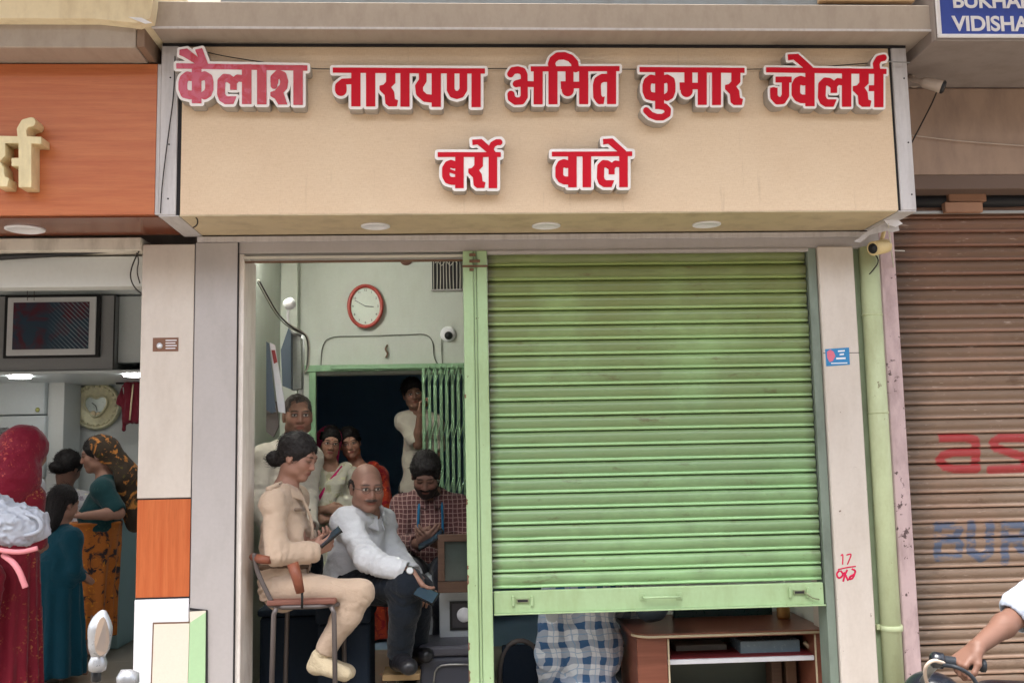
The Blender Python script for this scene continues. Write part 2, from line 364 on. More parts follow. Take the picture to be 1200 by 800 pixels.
def raise_word(idx, parent, Yfront, depth, mats, border=True):
    _, org, z, u, hx0, hx1, hy, sl, gl, bw = WORDS[idx]
    pr = word_prims(gl, u, hx0, hx1, hy, sl)
    allp = np.array([q for p in pr for q in p[-1]]); lo = allp.min(0)-22*u; hi = allp.max(0)+22*u
    st = z/2.6; xs = np.arange(lo[0], hi[0], st); ys = np.arange(lo[1], hi[1], st)
    X, Y = np.meshgrid(xs, ys, indexing='ij'); D = shape_d(X, Y, pr)
    to3 = lambda a, b: P(org[0]+a/z, org[1]+b/z, Yfront)
    if border:
        def area(l): q = np.array(l); return 0.5*np.sum(q[:, 0]*np.roll(q[:, 1], -1)-q[:, 1]*np.roll(q[:, 0], -1))
        lw = loops_from(D, xs, ys, bw*.86*u); sg = np.sign(area(max(lw, key=lambda l: abs(area(l)))))
        lw = [simplify(l, 0.12*z/2) for l in lw if np.sign(area(l)) == sg]
        w = solid_from_loops('raised_word', lw, to3, depth, mats[0], parent, bevel=0.0012)
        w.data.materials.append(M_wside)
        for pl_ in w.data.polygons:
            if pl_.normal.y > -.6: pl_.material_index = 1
        to4 = lambda a, b: P(org[0]+a/z, org[1]+b/z, Yfront)-np.array([0, 0.003, 0])
        lr = [simplify(l, 0.12*z/2) for l in loops_from(D, xs, ys, 0)]
        f = solid_from_loops('word_face', lr, to4, 0.004, mats[1], None)
        f.parent = w; f.location = (0, 0, 0)
        return w
    lr = [simplify(l, 0.12*z/2) for l in loops_from(D, xs, ys, 0)]
    return solid_from_loops('raised_word', lr, to3, depth, mats[0], parent, bevel=0.0015)

# ------------------------------------------------------------ ground
M_street = mat('dusty_street_concrete', (128, 120, 110), 0.9, var=0.15, vs=1.0, grime=0.5, bump=0.5, bs=40)
M_tile = mat('beige_floor_tile', (150, 142, 128), 0.35, var=0.08, vs=2)
M_grout = mat('tile_grout', (96, 88, 78), 0.8)
g = meshobj('ground', [(-60, -60, 0), (60, -60, 0), (60, 60, 0), (-60, 60, 0)], [(0, 1, 2, 3)], M_street); tag(g, kind='structure')
FL = 0.30
def floor_slab(x0, x1, y0, y1):
    s = box('shop_floor', x0, x1, y0, y1, 0.004, FL-0.006, M_grout, None, 0); tag(s, kind='structure')
    n = 0; w = 0.6; x = x0+0.01; proto = {}
    while x < x1-0.05:
        y = y0+0.01
        while y < y1-0.05 and n < 70:
            a, b2 = round(min(w, x1-x)-0.004, 4), round(min(w, y1-y)-0.004, 4)
            if (a, b2) not in proto:
                v, f = boxdata(0, a, 0, b2, FL-0.008, FL); me = bpy.data.meshes.new('floor_tile'); me.from_pydata(v, [], f); me.materials.append(M_tile); proto[(a, b2)] = me
            o = bpy.data.objects.new('floor_tile', proto[(a, b2)]); link(o, s); o.location = (x, y, 0); n += 1; y += w
        x += w
    return s
floor_slab(-4.2, -1.34, 0.02, 2.9); floor_slab(-1.34, 1.9, 0.02, 1.95)
step = box('front_step', -4.2, 2.1, -0.35, 0.015, 0.004, 0.16, M_street, None, 0.008); tag(step, kind='structure')

SYY = -0.40
# ------------------------------------------------------------ the middle building: pillars, walls, lintel, canopy
bld = empty('shop_building', (0, 0.5, 0), label='middle jewellery shop front with beige pillars, pale walls and grey canopy cladding', cat='building')
box('pillar', -1.013-0.205, -1.020, -0.012, 0.30, 0.16, 2.552, M_greyp, bld, 0.004)['label'] = 'grey clad pillar at the left of the opening'
box('pillar', 1.742, 1.916, -0.03, 0.30, 0.16, 2.503, M_pillar, bld, 0.004)['label'] = 'beige clad pillar beside the green shutter'
box('pillar_joint', 1.7405, 1.9175, -0.0305, -0.029, 1.985, 1.988, M_gap, bld, 0)
box('lintel', -1.022, 2.06, -0.002, 0.2, 2.500, 2.578, M_greyp, bld, 0.002)
box('lintel_strip', -1.21, 1.99, -0.02, -0.004, 2.553, 2.578, M_silver, bld, 0.001)
M_reveal = mat('worn_reveal_paint', (238, 230, 222), 0.7, var=0.08, grime=0.4, gcol=(150, 120, 100))
box('pillar_edge', -1.0225, -1.0185, -0.0135, 0.001, 0.16, 2.55, M_gap, bld, 0)
for z_ in (2.66, 2.9, 3.2):
    for x_ in (-1.235, 2.045): lathe('frame_screw', [(.004, 0), (.0035, .002), (.001, .0025)], (x_, SYY, z_), (0, -1, 0), M_gap, bld, 8)
box('opening_rail', -1.0, 0.03, -0.004, 0.012, 2.474, 2.486, M_cablew, bld, 0.001); box('opening_rail', -1.0, 0.03, 0.013, 0.03, 2.458, 2.466, M_rust, bld, 0.001)
box('door_reveal', -1.0195, -0.996, 0.005, 0.28, 0.30, 2.499, M_reveal, bld, 0.003)
box('side_wall', -1.32, -1.15, 0.301, 2.05, 0.30, 2.999, M_wall, bld, 0)
box('pilaster', -1.149, -1.04, 1.80, 1.898, 0.30, 2.99, M_wall, bld, 0.003)
box('side_wall', 1.76, 1.88, 0.30, 2.05, 0.30, 3.0, M_wall, bld, 0)
DX0, DX1 = P(368, 520, 1.9)[0], 0.9
DT = P(440, 438, 1.9)[2]
box('back_wall', -1.149, DX0, 1.9, 2.02, 0.30, 2.999, M_wall, bld, 0)
box('back_wall', DX0, 1.759, 1.9, 2.02, DT, 2.999, M_wall, bld, 0)
box('back_wall', DX1, 1.759, 1.9, 2.02, 0.30, DT-0.001, M_wall, bld, 0)
box('inner_room_wall', -1.4, 1.8, 4.4, 4.5, 0.3, 3.0, M_dark, bld, 0)
box('inner_room_wall', -1.5, -1.4, 2.03, 4.5, 0.3, 3.0, M_dark, bld, 0)
box('inner_room_wall', 1.8, 1.9, 2.03, 4.5, 0.3, 3.0, M_dark, bld, 0)
box('inner_room_wall', -1.39, 1.79, 2.021, 2.03, DT, 2.99, M_dark, bld, 0)
box('inner_room_floor', -1.4, 1.8, 1.951, 4.4, 0.2, 0.296, M_dark, bld, 0)
box('ceiling', -1.5, 1.9, 0.2, 4.5, 3.0, 3.1, M_wall, bld, 0)
box('upper_wall', -4.5, 2.069, 0.201, 0.32, 2.57, 6.0, M_canopy, bld, 0); box('upper_wall', 2.071, 4.5, 0.201, 0.32, 2.60, 6.0, M_canopy, bld, 0)
box('overhead_shade_slab', -4.4, 4.4, -1.75, -0.70, 3.80, 3.95, M_canopy, bld, 0.01)  # unseen overhead slab, added and sized to shade the sign top
# canopy over the middle sign
CZ = 3.352
box('canopy', -1.27, 2.115, -0.55, 0.19, CZ+0.004, 3.478, M_canopy, bld, 0.004)
box('canopy_lip', -1.272, 2.117, -0.556, -0.551, CZ+0.002, CZ+0.012, M_silver, bld, 0.001)
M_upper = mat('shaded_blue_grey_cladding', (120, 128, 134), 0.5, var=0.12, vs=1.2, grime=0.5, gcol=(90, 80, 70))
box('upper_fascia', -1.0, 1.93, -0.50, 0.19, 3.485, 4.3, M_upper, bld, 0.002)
M_tan = mat('tan_board', (168, 138, 104), 0.6, var=0.15, vs=3)
box('fascia_board', 1.62, 2.05, -0.54, -0.505, 3.50, 4.2, M_tan, bld, 0.002)
# ------------------------------------------------------------ signboard of the middle shop
SY = -0.40
sb = empty('shop_signboard', (0.39, SY, 2.59), label='beige signboard with raised red Hindi words over the green shutter', cat='signboard')
SX0, SX1, SZ0 = -1.19, 1.979, 2.59
box('sign_panel', SX0+0.006, SX1+0.001, SY+0.004, SY+0.03, SZ0, CZ, M_panel, sb, 0.0)
box('sign_frame', -1.275, SX0-0.012, SY, SY+0.03, SZ0-0.002, CZ-0.0005, M_silver, sb, 0.003)
box('sign_frame', SX1+0.014, 2.063, SY, SY+0.03, SZ0-0.002, CZ-0.0005, M_silver, sb, 0.003)
box('frame_gap', SX0-0.014, SX0+0.006, SY+0.010, SY+0.028, SZ0, CZ-0.001, M_gap, sb, 0)
box('frame_gap', SX1+0.002, SX1+0.016, SY+0.010, SY+0.028, SZ0, CZ-0.001, M_gap, sb, 0)
box('frame_gap', -1.27, 2.06, SY-0.004, SY+0.003, CZ-0.010, CZ+0.0015, M_gap, sb, 0)
box('sign_side', -1.272, -1.262, SY+0.031, 0.0, SZ0, CZ-0.002, M_silver, sb, 0)
box('sign_side', 2.05, 2.060, SY+0.031, 0.0, SZ0, CZ-0.002, M_silver, sb, 0)
box('soffit_panel', SX0+0.004, SX1-0.004, SY+0.004, -0.021, SZ0-0.006, SZ0-0.001, M_soffit, sb, 0)
box('soffit_trim', -1.274, SX0+0.001, SY+0.002, -0.002, SZ0-0.008, SZ0-0.003, M_silver, sb, 0.001)
box('soffit_trim', SX1, 2.062, SY+0.002, -0.022, SZ0-0.008, SZ0-0.003, M_silver, sb, 0.001)
for u, v in [(440, 264.5), (640, 264), (828, 262.5)]:
    # depth where the soffit plane meets this photo ray
    lo, hi = -0.4, 0.1
    for _ in range(30):
        y = (lo+hi)/2
        if P(u, v, y)[2] > SZ0-0.006: hi = y
        else: lo = y
    c = P(u, v, y); o = lathe('downlight', [(0.066, 0.0), (0.066, 0.006), (0.052, 0.009), (0.05, 0.004), (0.001, 0.004)], (c[0], c[1], SZ0-0.006), (0, 0, -1), M_white, sb, 24)
for i in range(7):
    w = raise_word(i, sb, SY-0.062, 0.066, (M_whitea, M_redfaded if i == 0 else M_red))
# ------------------------------------------------------------ left neighbour
lb = empty('neighbour_building', (-2.5, 0.5, 0), label='left neighbouring shop with beige pillar, orange laminate patch and cream slab', cat='building')
box('pillar', -1.462, -1.2215, -0.010, 0.30, 1.372, 2.545, M_pillar, lb, 0.003)
a = P(165, 589, 0); b_ = P(224, 697, 0)
box('pillar_panel', -1.459, -1.2215, -0.012, 0.30, b_[2]-0.004, 1.366, M_orange_v, lb, 0.002)
box('panel_joint', -1.459, -1.2215, -0.009, 0.29, 1.366, 1.372, M_gap, lb, 0)
box('panel_joint', -1.459, -1.2215, -0.009, 0.29, b_[2]-0.012, b_[2]-0.004, M_gap, lb, 0)
box('pillar_base', -1.462, -1.2215, -0.014, 0.30, 0.16, b_[2]-0.012, M_white, lb, 0.003)
M_creamp = mat('cream_base_panel', (222, 212, 196), 0.55, var=0.05, fs=120, wear=0.01)
ppoly('base_panel', [(180.5, 731), (222, 730), (219, 830), (177, 830)], -0.022, 0.012, M_creamp, lb)
ppoly('base_panel_edge', [(179, 729), (223, 728), (223, 731), (181, 732), (178, 830), (175.5, 830)], -0.018, 0.01, M_rust, lb)
ppoly('base_strip', [(222.5, 729), (241, 717), (240, 830), (219.5, 830)], -0.026, 0.012, mat('green_base_paint', (170, 202, 158), 0.55, var=0.05), lb)
ppoly('base_cap', [(222, 716.5), (241, 715), (241, 717), (222.5, 729)], -0.024, 0.012, M_creamp, lb)
ppoly('pillar_joint', [(222, 712), (243, 714.5), (243, 830), (241.5, 830), (241.5, 716), (222, 715)], -0.020, 0.007, M_gap, lb)
box('pillar_gap', -1.2215, -1.2185, -0.008, 0.25, 0.9, 2.55, M_gap, bld, 0)
box('shop_wall', -4.4, -1.4625, 2.75, 2.9, 0.3, 3.0, M_wallL, lb, 0)
box('shop_wall', -1.4615, -1.33, 0.30, 2.9, 0.3, 3.0, M_wallL, lb, 0)
box('shop_wall', -4.4, -4.3, 0.0, 2.9, 0.3, 3.0, M_wallL, lb, 0)
box('ceiling', -4.4, -1.34, 0.21, 2.9, 3.0, 3.1, M_wallL, lb, 0)
OT = 3.262
lsgn = empty('neighbour_signboard', (-2, SY, 2.59), label='orange wood laminate signboard with one golden Hindi letter at the left edge', cat='signboard')
box('sign_panel', -4.4, -1.292, SY+0.002, SY+0.03, SZ0+0.002, OT, M_orange, lsgn, 0.001)
box('panel_edge', -1.2915, -1.277, SY+0.006, SY+0.02, SZ0+0.002, OT, M_silver, lsgn, 0)
box('soffit_panel', -4.4, -1.281, SY+0.031, -0.03, SZ0-0.004, SZ0+0.001, M_soffit_o, lsgn, 0)
c = P(34, 267.5, -0.2)
lathe('downlight', [(0.085, 0.0), (0.085, 0.005), (0.07, 0.010), (0.066, 0.005), (0.001, 0.005)], (-1.93, -0.17, SZ0-0.004), (0, 0, -1), M_white, lsgn, 28)
WORDS.append(('gold', (0, 100), 4, 2.36, -125, 192, 236, 0.02, [('RA', -42+8), ('SBAR', 88), ('AA', 88), ('REPHS', 88)], 0))
raise_word(7, lsgn, SY-0.085, 0.086, (M_gold,), border=False)
box('shop_lintel', -4.4, -1.463, -0.03, 0.2, 2.515, 2.575, mat('pale_lintel_paint', (214, 208, 196), 0.6, grime=0.5), lb, 0.003)
tube('shutter_pole', [PV(-40, 304, 0.03), PV(60, 298, 0.03), PV(165, 290, 0.03)], 0.014, M_black, lb, 8)
box('inner_lintel', -4.3, -1.464, 0.06, 0.16, 2.36, 2.505, M_wallL, lb, 0.003)
box('canopy', -4.4, -1.335, -0.56, 0.19, OT+0.006, OT+0.128, M_canopy, lb, 0.004)
box('canopy_end', -1.333, -1.300, -0.555, 0.19, OT+0.012, OT+0.125, mat('brown_canopy_end', (130, 108, 92), 0.7, var=0.15, vs=6), lb, 0.002)
ppoly('painted_slab', [(-150, -60), (183, -60), (179, 2), (176, 22), (160, 27), (110, 22), (-150, 21)], -0.62, 0.8, M_cream, lb)
ppoly('torn_sheet', [(150, 20), (166, 21), (178, 27), (170, 28)], -0.63, 0.003, M_white, lb)
# ------------------------------------------------------------ right neighbour
rb = empty('shuttered_building', (3, 0.5, 0), label='right neighbouring building with brown soffit, pink door jamb and green strip wall', cat='building')
M_brownw = mat('brown_plaster', (160, 136, 118), 0.75, var=0.12, vs=1.2, grime=0.4, gcol=(96, 80, 76))
M_brownd = mat('dark_brown_slab', (104, 86, 76), 0.8, var=0.15, vs=2)
M_greenw = mat('green_strip_wall', (148, 164, 132), 0.7, var=0.14, vs=3, grime=0.55, gcol=(110, 104, 92))
box('strip_wall', 1.917, 2.055, 0.025, 0.30, 0.16, 2.56, M_greenw, rb, 0.002)
box('door_jamb', 2.055, 2.135, -0.005, 0.30, 0.16, 2.64, M_pink, rb, 0.006)
box('overhang', 2.07, 4.4, -0.02, 0.19, 2.857, 3.30, M_brownw, rb, 0.004)
box('overhang_base', 2.068, 4.4, -0.026, 0.19, 2.785, 2.855, M_brownd, rb, 0.003)
box('overhang_top', 2.07, 4.4, -0.024, 0.19, 3.303, 3.9, mat('grey_brown_slab', (122, 108, 102), 0.8, var=0.15, vs=2), rb, 0.003)
tube('shutter_roller', [(2.07, 0.145, 2.770), (4.4, 0.145, 2.770)], 0.05, M_black, rb, 14)
box('roller_rail', 2.07, 4.3, 0.09, 0.10, 2.690, 2.706, M_steel, rb, 0.002)
M_ply = mat('worn_plywood', (150, 112, 88), 0.8, var=0.25, vs=10, bump=0.3)
o = pbox('wood_block', (1112, 222, 1156, 236), 0.07, 0.04, M_ply, rb, 0.003)
o = pbox('wood_block', (1108, 236.5, 1152, 248.5), 0.06, 0.04, M_ply, rb, 0.003)
# ------------------------------------------------------------ rolling shutters
def slat_mesh(name, x0, x1, pitch, prof, nx, m, wob=0.0, seed=0):
    rng = random.Random(seed); pr = prof; n = len(pr); vs = []; fs = []
    for i in range(nx+1):
        x = x0+(x1-x0)*i/nx; w = wob*(rng.random()-0.5)
        for z, o in pr: vs.append((x, -o+w*(o*60), z*pitch))
    for i in range(nx):
        for k in range(n-1): a = i*n+k; fs.append((a, a+n, a+n+1, a+1))
    me = bpy.data.meshes.new(name); me.from_pydata(vs, [], fs); me.materials.append(m); me.polygons.foreach_set('use_smooth', [True]*len(me.polygons)); me.update()
    return me
PROF = [(0.0, -0.014), (0.045, -0.013), (0.055, 0.007), (0.075, 0.0095), (0.16, 0.0095), (0.19, 0.006), (0.20, 0.001), (0.26, 0.0038), (0.36, 0.0092), (0.50, 0.0130), (0.62, 0.0142), (0.76, 0.0125), (0.88, 0.0080), (0.94, 0.003), (0.965, -0.004), (0.975, -0.013), (1.0, -0.014)]
PROFB = [(0.0, -0.013), (0.045, -0.012), (0.06, 0.006), (0.12, 0.0085), (0.24, 0.0085), (0.29, 0.0045), (0.33, 0.003), (0.40, 0.006), (0.50, 0.0115), (0.62, 0.014), (0.76, 0.0125), (0.88, 0.008), (0.95, 0.002), (1.0, -0.006)]
def shutter_mat(name, base, hi, low, dirtcol, paint=False):
    m, t, b = base_mat(name, 0.30 if not paint else 0.55, 0.5)
    pos = t.pos(); sx = t.new('SeparateXYZ'); t.link(pos, sx.inputs[0]); X, Z = sx.outputs[0], sx.outputs[2]
    n1 = t.noise(t.pos(False, (1, 1, 1)), 1.6, 5, 0.6); n2 = t.noise(t.pos(False, (2.5, 1, 30) if paint else (0.35, 1, 30)), 4, 5, 0.65); n3 = t.noise(t.pos(False, (1, 1, 1)), 45, 4, 0.7)
    c = t.mix(t.ramp(n1, 0.3, 0.7), srgb(*base), srgb(*hi))
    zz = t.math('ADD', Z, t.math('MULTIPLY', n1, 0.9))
    c = t.mix(t.math('MULTIPLY', t.mr(zz, *( (1.95, 2.85) if not paint else (1.9, 2.9) )), 0.8), c, srgb(*low))  # upper slats: dirt and shade both painted into the colour
    c = t.mix(t.math('MULTIPLY', t.ramp(n2, 0.5, 0.8), 0.12 if not paint else 0.3), c, srgb(*dirtcol))
    # dust held in each joint
    zf = t.math('FRACT', t.math('DIVIDE', t.math('SUBTRACT', Z, OFFZ[name]), 0.0718)); jd = t.math('ADD', t.ramp(zf, 0.92, 1.0), t.ramp(zf, 0.24, 0.16))
    c = t.mix(t.math('MULTIPLY', t.math('MULTIPLY', jd, t.ramp(n1, 0.2, 0.5)), 0.5), c, srgb(66, 58, 38))
    rs = t.ramp(t.noise(t.pos(False, (1, 1, 3)), 5, 6, 0.75), 0.58, 0.70); c = t.mix(t.math('MULTIPLY', t.math('MULTIPLY', rs, jd), 0.6), c, srgb(84, 56, 36))
    sc = t.ramp(t.noise(t.pos(False, (3, 1, 12)), 9, 5, 0.7), 0.70, 0.73); c = t.mix(t.math('MULTIPLY', sc, 0.35), c, srgb(96, 76, 50))
    t.link(c, b.inputs['Base Color'])
    if True:
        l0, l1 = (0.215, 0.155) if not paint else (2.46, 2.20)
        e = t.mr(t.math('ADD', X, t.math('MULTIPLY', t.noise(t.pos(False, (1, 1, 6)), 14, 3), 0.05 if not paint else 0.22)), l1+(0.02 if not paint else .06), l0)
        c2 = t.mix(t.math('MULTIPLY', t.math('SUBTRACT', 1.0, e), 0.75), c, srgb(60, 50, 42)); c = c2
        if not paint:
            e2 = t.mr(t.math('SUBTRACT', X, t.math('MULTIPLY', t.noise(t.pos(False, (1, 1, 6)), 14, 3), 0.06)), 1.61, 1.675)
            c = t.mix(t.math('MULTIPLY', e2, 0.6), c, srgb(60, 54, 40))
    if paint:
        fl = t.ramp(t.noise(t.pos(False, (1.2, 1, 6)), 9, 6, 0.7), 0.60, 0.70); c = t.mix(t.math('MULTIPLY', fl, 0.35), c, srgb(216, 196, 182))
        gr = t.ramp(t.noise(t.pos(False, (1.0, 1, 5)), 5, 5, 0.65), 0.62, 0.74); c = t.mix(t.math('MULTIPLY', gr, 0.55), c, srgb(112, 100, 84))
        at = t.new('Attribute'); at.attribute_name = 'paint'; cs = t.new('SeparateColor'); t.link(at.outputs['Color'], cs.inputs[0])
        wr = t.ramp(t.noise(t.pos(False, (1, 1, 3)), 16, 5, 0.7), 0.27, 0.36)
        c = t.mix(t.math('MULTIPLY', t.math('MULTIPLY', cs.outputs[0], wr), 0.9), c, srgb(160, 36, 42))
        wr2 = t.ramp(t.noise(t.pos(False, (1, 1, 3)), 12, 5, 0.7), 0.36, 0.50)
        c = t.mix(t.math('MULTIPLY', t.math('MULTIPLY', cs.outputs[2], wr2), 0.75), c, srgb(52, 84, 118))
    t.link(c, b.inputs['Base Color'])
    bn = t.new('Bump'); bn.inputs['Strength'].default_value = 0.12; bn.inputs['Distance'].default_value = 0.002
    t.link(n3, bn.inputs['Height']); t.link(bn.outputs[0], b.inputs['Normal'])
    return m
PITCH_S = 0.0718; GZ = 0.922
OFFZ = {'green_shutter_paint': GZ, 'brown_shutter_paint': 0.30}
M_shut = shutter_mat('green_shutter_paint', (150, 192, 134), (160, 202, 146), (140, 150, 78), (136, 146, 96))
sh = empty('rolling_shutter', (0.9, 0.02, 0.815), label='light green rolling shutter pulled halfway down over the right side of the shop', cat='shutter')
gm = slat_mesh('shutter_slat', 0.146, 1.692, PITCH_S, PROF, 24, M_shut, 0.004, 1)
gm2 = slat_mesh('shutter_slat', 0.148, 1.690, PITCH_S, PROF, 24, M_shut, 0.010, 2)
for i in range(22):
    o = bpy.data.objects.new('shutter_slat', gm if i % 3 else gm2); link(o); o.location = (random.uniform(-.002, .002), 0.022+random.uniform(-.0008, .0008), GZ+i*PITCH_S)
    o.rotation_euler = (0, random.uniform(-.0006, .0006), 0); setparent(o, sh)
bb = box('bottom_bar', 0.150, 1.690, -0.004, 0.022, 0.815, 0.915, M_green, sh, 0.003); bb['label'] = 'flat green bottom bar of the shutter'
box('bottom_bar_lip', 0.150, 1.692, -0.022, -0.0045, 0.811, 0.817, M_green, sh, 0.001)
box('shutter_backing', 0.15, 1.69, 0.045, 0.055, 0.93, 2.49, M_black, sh, 0)
# shutter handle, hasps
def bar_handle(u0, u1, v, Yb, m, parent):
    a, b = PV(u0, v, Yb), PV(u1, v-1, Yb)
    h = tube('handle', [a, a+Vector((0, -0.028, 0)), b+Vector((0, -0.028, 0)), b], 0.0055, m, parent, 8)
    for q in (a, b): p = box('handle_plate', q.x-0.014, q.x+0.014, Yb-0.004, Yb, q.z-0.016, q.z+0.016, m, None, 0.002); p.parent = h; p.location = Vector((0, 0, 0))
    return h
bar_handle(753, 796, 699, -0.004, M_green, sh)
M_hasp = mat('worn_hasp', (136, 146, 112), 0.5, metal=0.3, var=0.3, vs=30, wear=0.1)
def hasp(u0, v0, u1, v1):
    h = pbox('hasp', (u0, v0, u1, v1), -0.012, 0.008, M_hasp, sh, 0.001)
    for du in (u0-5, u1+2):
        q = pbox('staple', (du, v0-3, du+3, v1+4), -0.018, 0.014, M_green, None, 0.002); q.parent = h; q.location = -Vector(h.location) - Vector(sh.location) + Vector(q.location) if False else Vector((0, 0, 0))
    s = pbox('slot', (u0+1.5, v0+1.2, u1-1.5, v1-1), -0.0128, 0.003, M_gap, None, 0); s.parent = h; s.location = (0, 0, 0)
hasp(605, 701, 620, 706); hasp(930, 691, 944, 696)
tube('locking_rod', [PV(944, 694, -0.02), PV(952, 700, -0.02), PV(960, 702, -0.02)], 0.004, M_hasp, sh, 6)
# guide rails and the green mullion
box('guide_rail', 1.6965, 1.738, -0.012, 0.10, 0.30, 2.499, mat('grey_green_rail', (122, 134, 122), 0.5, var=0.15, grime=0.5, gcol=(60, 64, 56)), sh, 0.002)
x0, x1 = 0.031, 0.144
pm = box('mullion_post', x0, x0+0.048, -0.03, 0.06, 0.30, 2.498, M_green, sh, 0.004)
box('mullion_post', x0+0.050, x0+0.062, -0.022, 0.055, 0.30, 2.498, M_green, sh, 0.002)
box('mullion_post', x0+0.064, x1, -0.03, 0.06, 0.30, 2.498, M_green, sh, 0.004)
for zz_, xx_, hh_ in ((.95, x0, .05), (1.02, x0, .02), (.66, x0, .04), (1.31, x0, .03), (.52, x0, .06), (.47, x1, .03), (1.8, x0, .02)):
    ppz = meshobj('rust_patch', [(xx_-.0012, -.0305, zz_), (xx_+.007, -.0308, zz_+hh_*.2), (xx_+.004, -.0308, zz_+hh_*.6), (xx_+.008, -.0308, zz_+hh_*.8), (xx_-.0012, -.0305, zz_+hh_)], [(0, 1, 2, 3, 4)], M_rust, sh) if xx_ == x0 else None
for dz_, w_ in ((2.47, .03), (2.44, .05), (2.40, .02)): box('post_bracket', x0+.03, x0+.03+w_, -.046, -.031, dz_, dz_+.012, M_rust, sh, .001)
box('post_clamp', x0-0.004, x1+0.003, -0.036, -0.0305, 2.418, 2.428, M_rust, sh, 0.001)
box('shutter_hood', 0.146, 1.70, -0.016, 0.03, 2.484, 2.499, M_greyp, sh, 0.001)
# right brown shutter
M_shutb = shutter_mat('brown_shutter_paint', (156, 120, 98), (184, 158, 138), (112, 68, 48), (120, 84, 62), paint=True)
bs = empty('rolling_shutter', (3.2, 0.12, 0.3), label='closed dusty brown rolling shutter with painted red and blue letters', cat='shutter')
BX0, BX1, BY = 2.128, 4.1, 0.13
red = [('L', 46, [(282, 148), (400, 146), (446, 156), (456, 178), (456, 305)]), ('L', 44, [(456, 222), (345, 222), (285, 238), (268, 262), (290, 292), (340, 306), (456, 306)]), rect(262, 125, 300, 170),
       ('L', 44, [(720, 148), (580, 148), (545, 168), (560, 200), (640, 226), (705, 248), (722, 275), (700, 302), (530, 308)])]
blue = [('L', 40, [(256, 598), (256, 772)]), ('L', 40, [(256, 600), (355, 600), (370, 625), (350, 664), (372, 700), (365, 752), (256, 770)]), ('L', 42, [(256, 668), (350, 668)]),
        ('L', 46, [(430, 592), (430, 735), (480, 772), (528, 735), (528, 592)]), ('L', 42, [(606, 596), (606, 790)]), ('L', 40, [(606, 600), (695, 600), (712, 630), (690, 668), (606, 670)]), ('L', 42, [(655, 672), (730, 780)])]
def inv(x, z, y):   # world -> photo pixel, for looking the painted letters up when they are painted on
    v = np.stack([x-CAM[0], np.full_like(x, y-CAM[1]), z-CAM[2]], -1); w = v@FW
    return 600+FPX*(v@RT)/w, 400-FPX*(v@UP)/w
bm_plain = slat_mesh('shutter_slat', BX0, BX1, PITCH_S, PROFB, 16, M_shutb, 0.008, 5)
nb = int((2.70-0.30)/PITCH_S)+1
for i in range(nb):
    z = 0.30+i*PITCH_S
    vtop = inv(np.array([2.5]), np.array([z]), BY)[1][0]; me = bm_plain
    if 495 < vtop < 675:
        me = slat_mesh('shutter_slat', BX0, BX1, PITCH_S, PROFB, 330, M_shutb, 0.0, 5)
        co = np.array([v.co for v in me.vertices]); u, v = inv(co[:, 0], co[:, 2]+z, BY); zx, zy = (u-1040)*4.444, (v-480)*4.444
        dr = shape_d(zx, zy, red); db = shape_d(zx, zy, blue)
        col = np.zeros((len(co), 4)); col[:, 3] = 1; col[:, 0] = np.clip(0.5-dr/6, 0, 1); col[:, 2] = np.clip(0.5-db/6, 0, 1)
        at = me.color_attributes.new('paint', 'FLOAT_COLOR', 'POINT'); at.data.foreach_set('color', col.ravel())
    o = bpy.data.objects.new('shutter_slat', me); link(o); o.location = (0, BY+random.uniform(-.0015, .0015), z); o.rotation_euler = (0, random.uniform(-.001, .001), 0); setparent(o, bs)
box('shutter_backing', BX0, BX1, BY+0.02, BY+0.03, 0.3, 2.69, M_black, bs, 0)
# ------------------------------------------------------------ green drain pipe
pp = empty('drain_pipe', (2.0, 0.0, 0.16), label='pale green drain pipe running down between the beige pillar and pink jamb', cat='pipe')
tube('pipe', [(1.995, -0.01, 0.16), (1.998, -0.01, 1.4), (2.000, -0.01, 2.50)], 0.046, M_pipe, pp, 20)
for z in (2.17, 1.70, 0.70):
    lathe('pipe_collar', [(0.046, -0.006), (0.0485, -0.004), (0.0485, 0.004), (0.046, 0.006)] if z > 1 else [(0.046, -0.014), (0.051, -0.012), (0.051, 0.012), (0.046, 0.014)], (1.999, -0.01, z), (0, 0, 1), M_pipe, pp, 20)
box('pipe_clamp', 1.935, 2.075, 0.0, 0.022, 0.690, 0.715, M_pipe, pp, 0.002)
# ------------------------------------------------------------ blue board top right
bl = empty('blue_shop_board', (2.6, -0.55, 3.3), label='blue framed board with white English lettering at the top right corner', cat='signboard')
M_blue = mat('blue_board_face', (62, 84, 170), 0.4, var=0.05)
M_bframe = mat('grey_brown_board_box', (140, 130, 124), 0.6, var=0.1, vs=3, grime=0.4, gcol=(100, 90, 84))
q = P(1101, 43, -0.60); bx, bz = q[0], q[2]
box('board_case', bx-0.012, 4.2, -0.585, -0.03, bz-0.012, bz+1.0, M_bframe, bl, 0.004)
box('board_face', bx+0.012, 4.1, -0.592, -0.586, bz+0.012, bz+0.9, M_blue, bl, 0)
box('board_frame', bx-0.004, 4.1, -0.603, -0.588, bz-0.002, bz+0.0115, M_white, bl, 0.002)
box('board_frame', bx-0.004, bx+0.0115, -0.603, -0.588, bz+0.0118, bz+0.9, M_white, bl, 0.002)
c0 = P(1117, 36, -0.594); textmesh('board_lettering', 'VIDISHA', M_white, bl, (c0[0], -0.596, c0[2]), 0.094, 0.0022, 0.003, spacing=0.98)
c0 = P(1116, 9, -0.594); textmesh('board_lettering', 'BUKHARI', M_white, bl, (c0[0], -0.596, c0[2]+0.0), 0.094, 0.0022, 0.003, spacing=0.98)

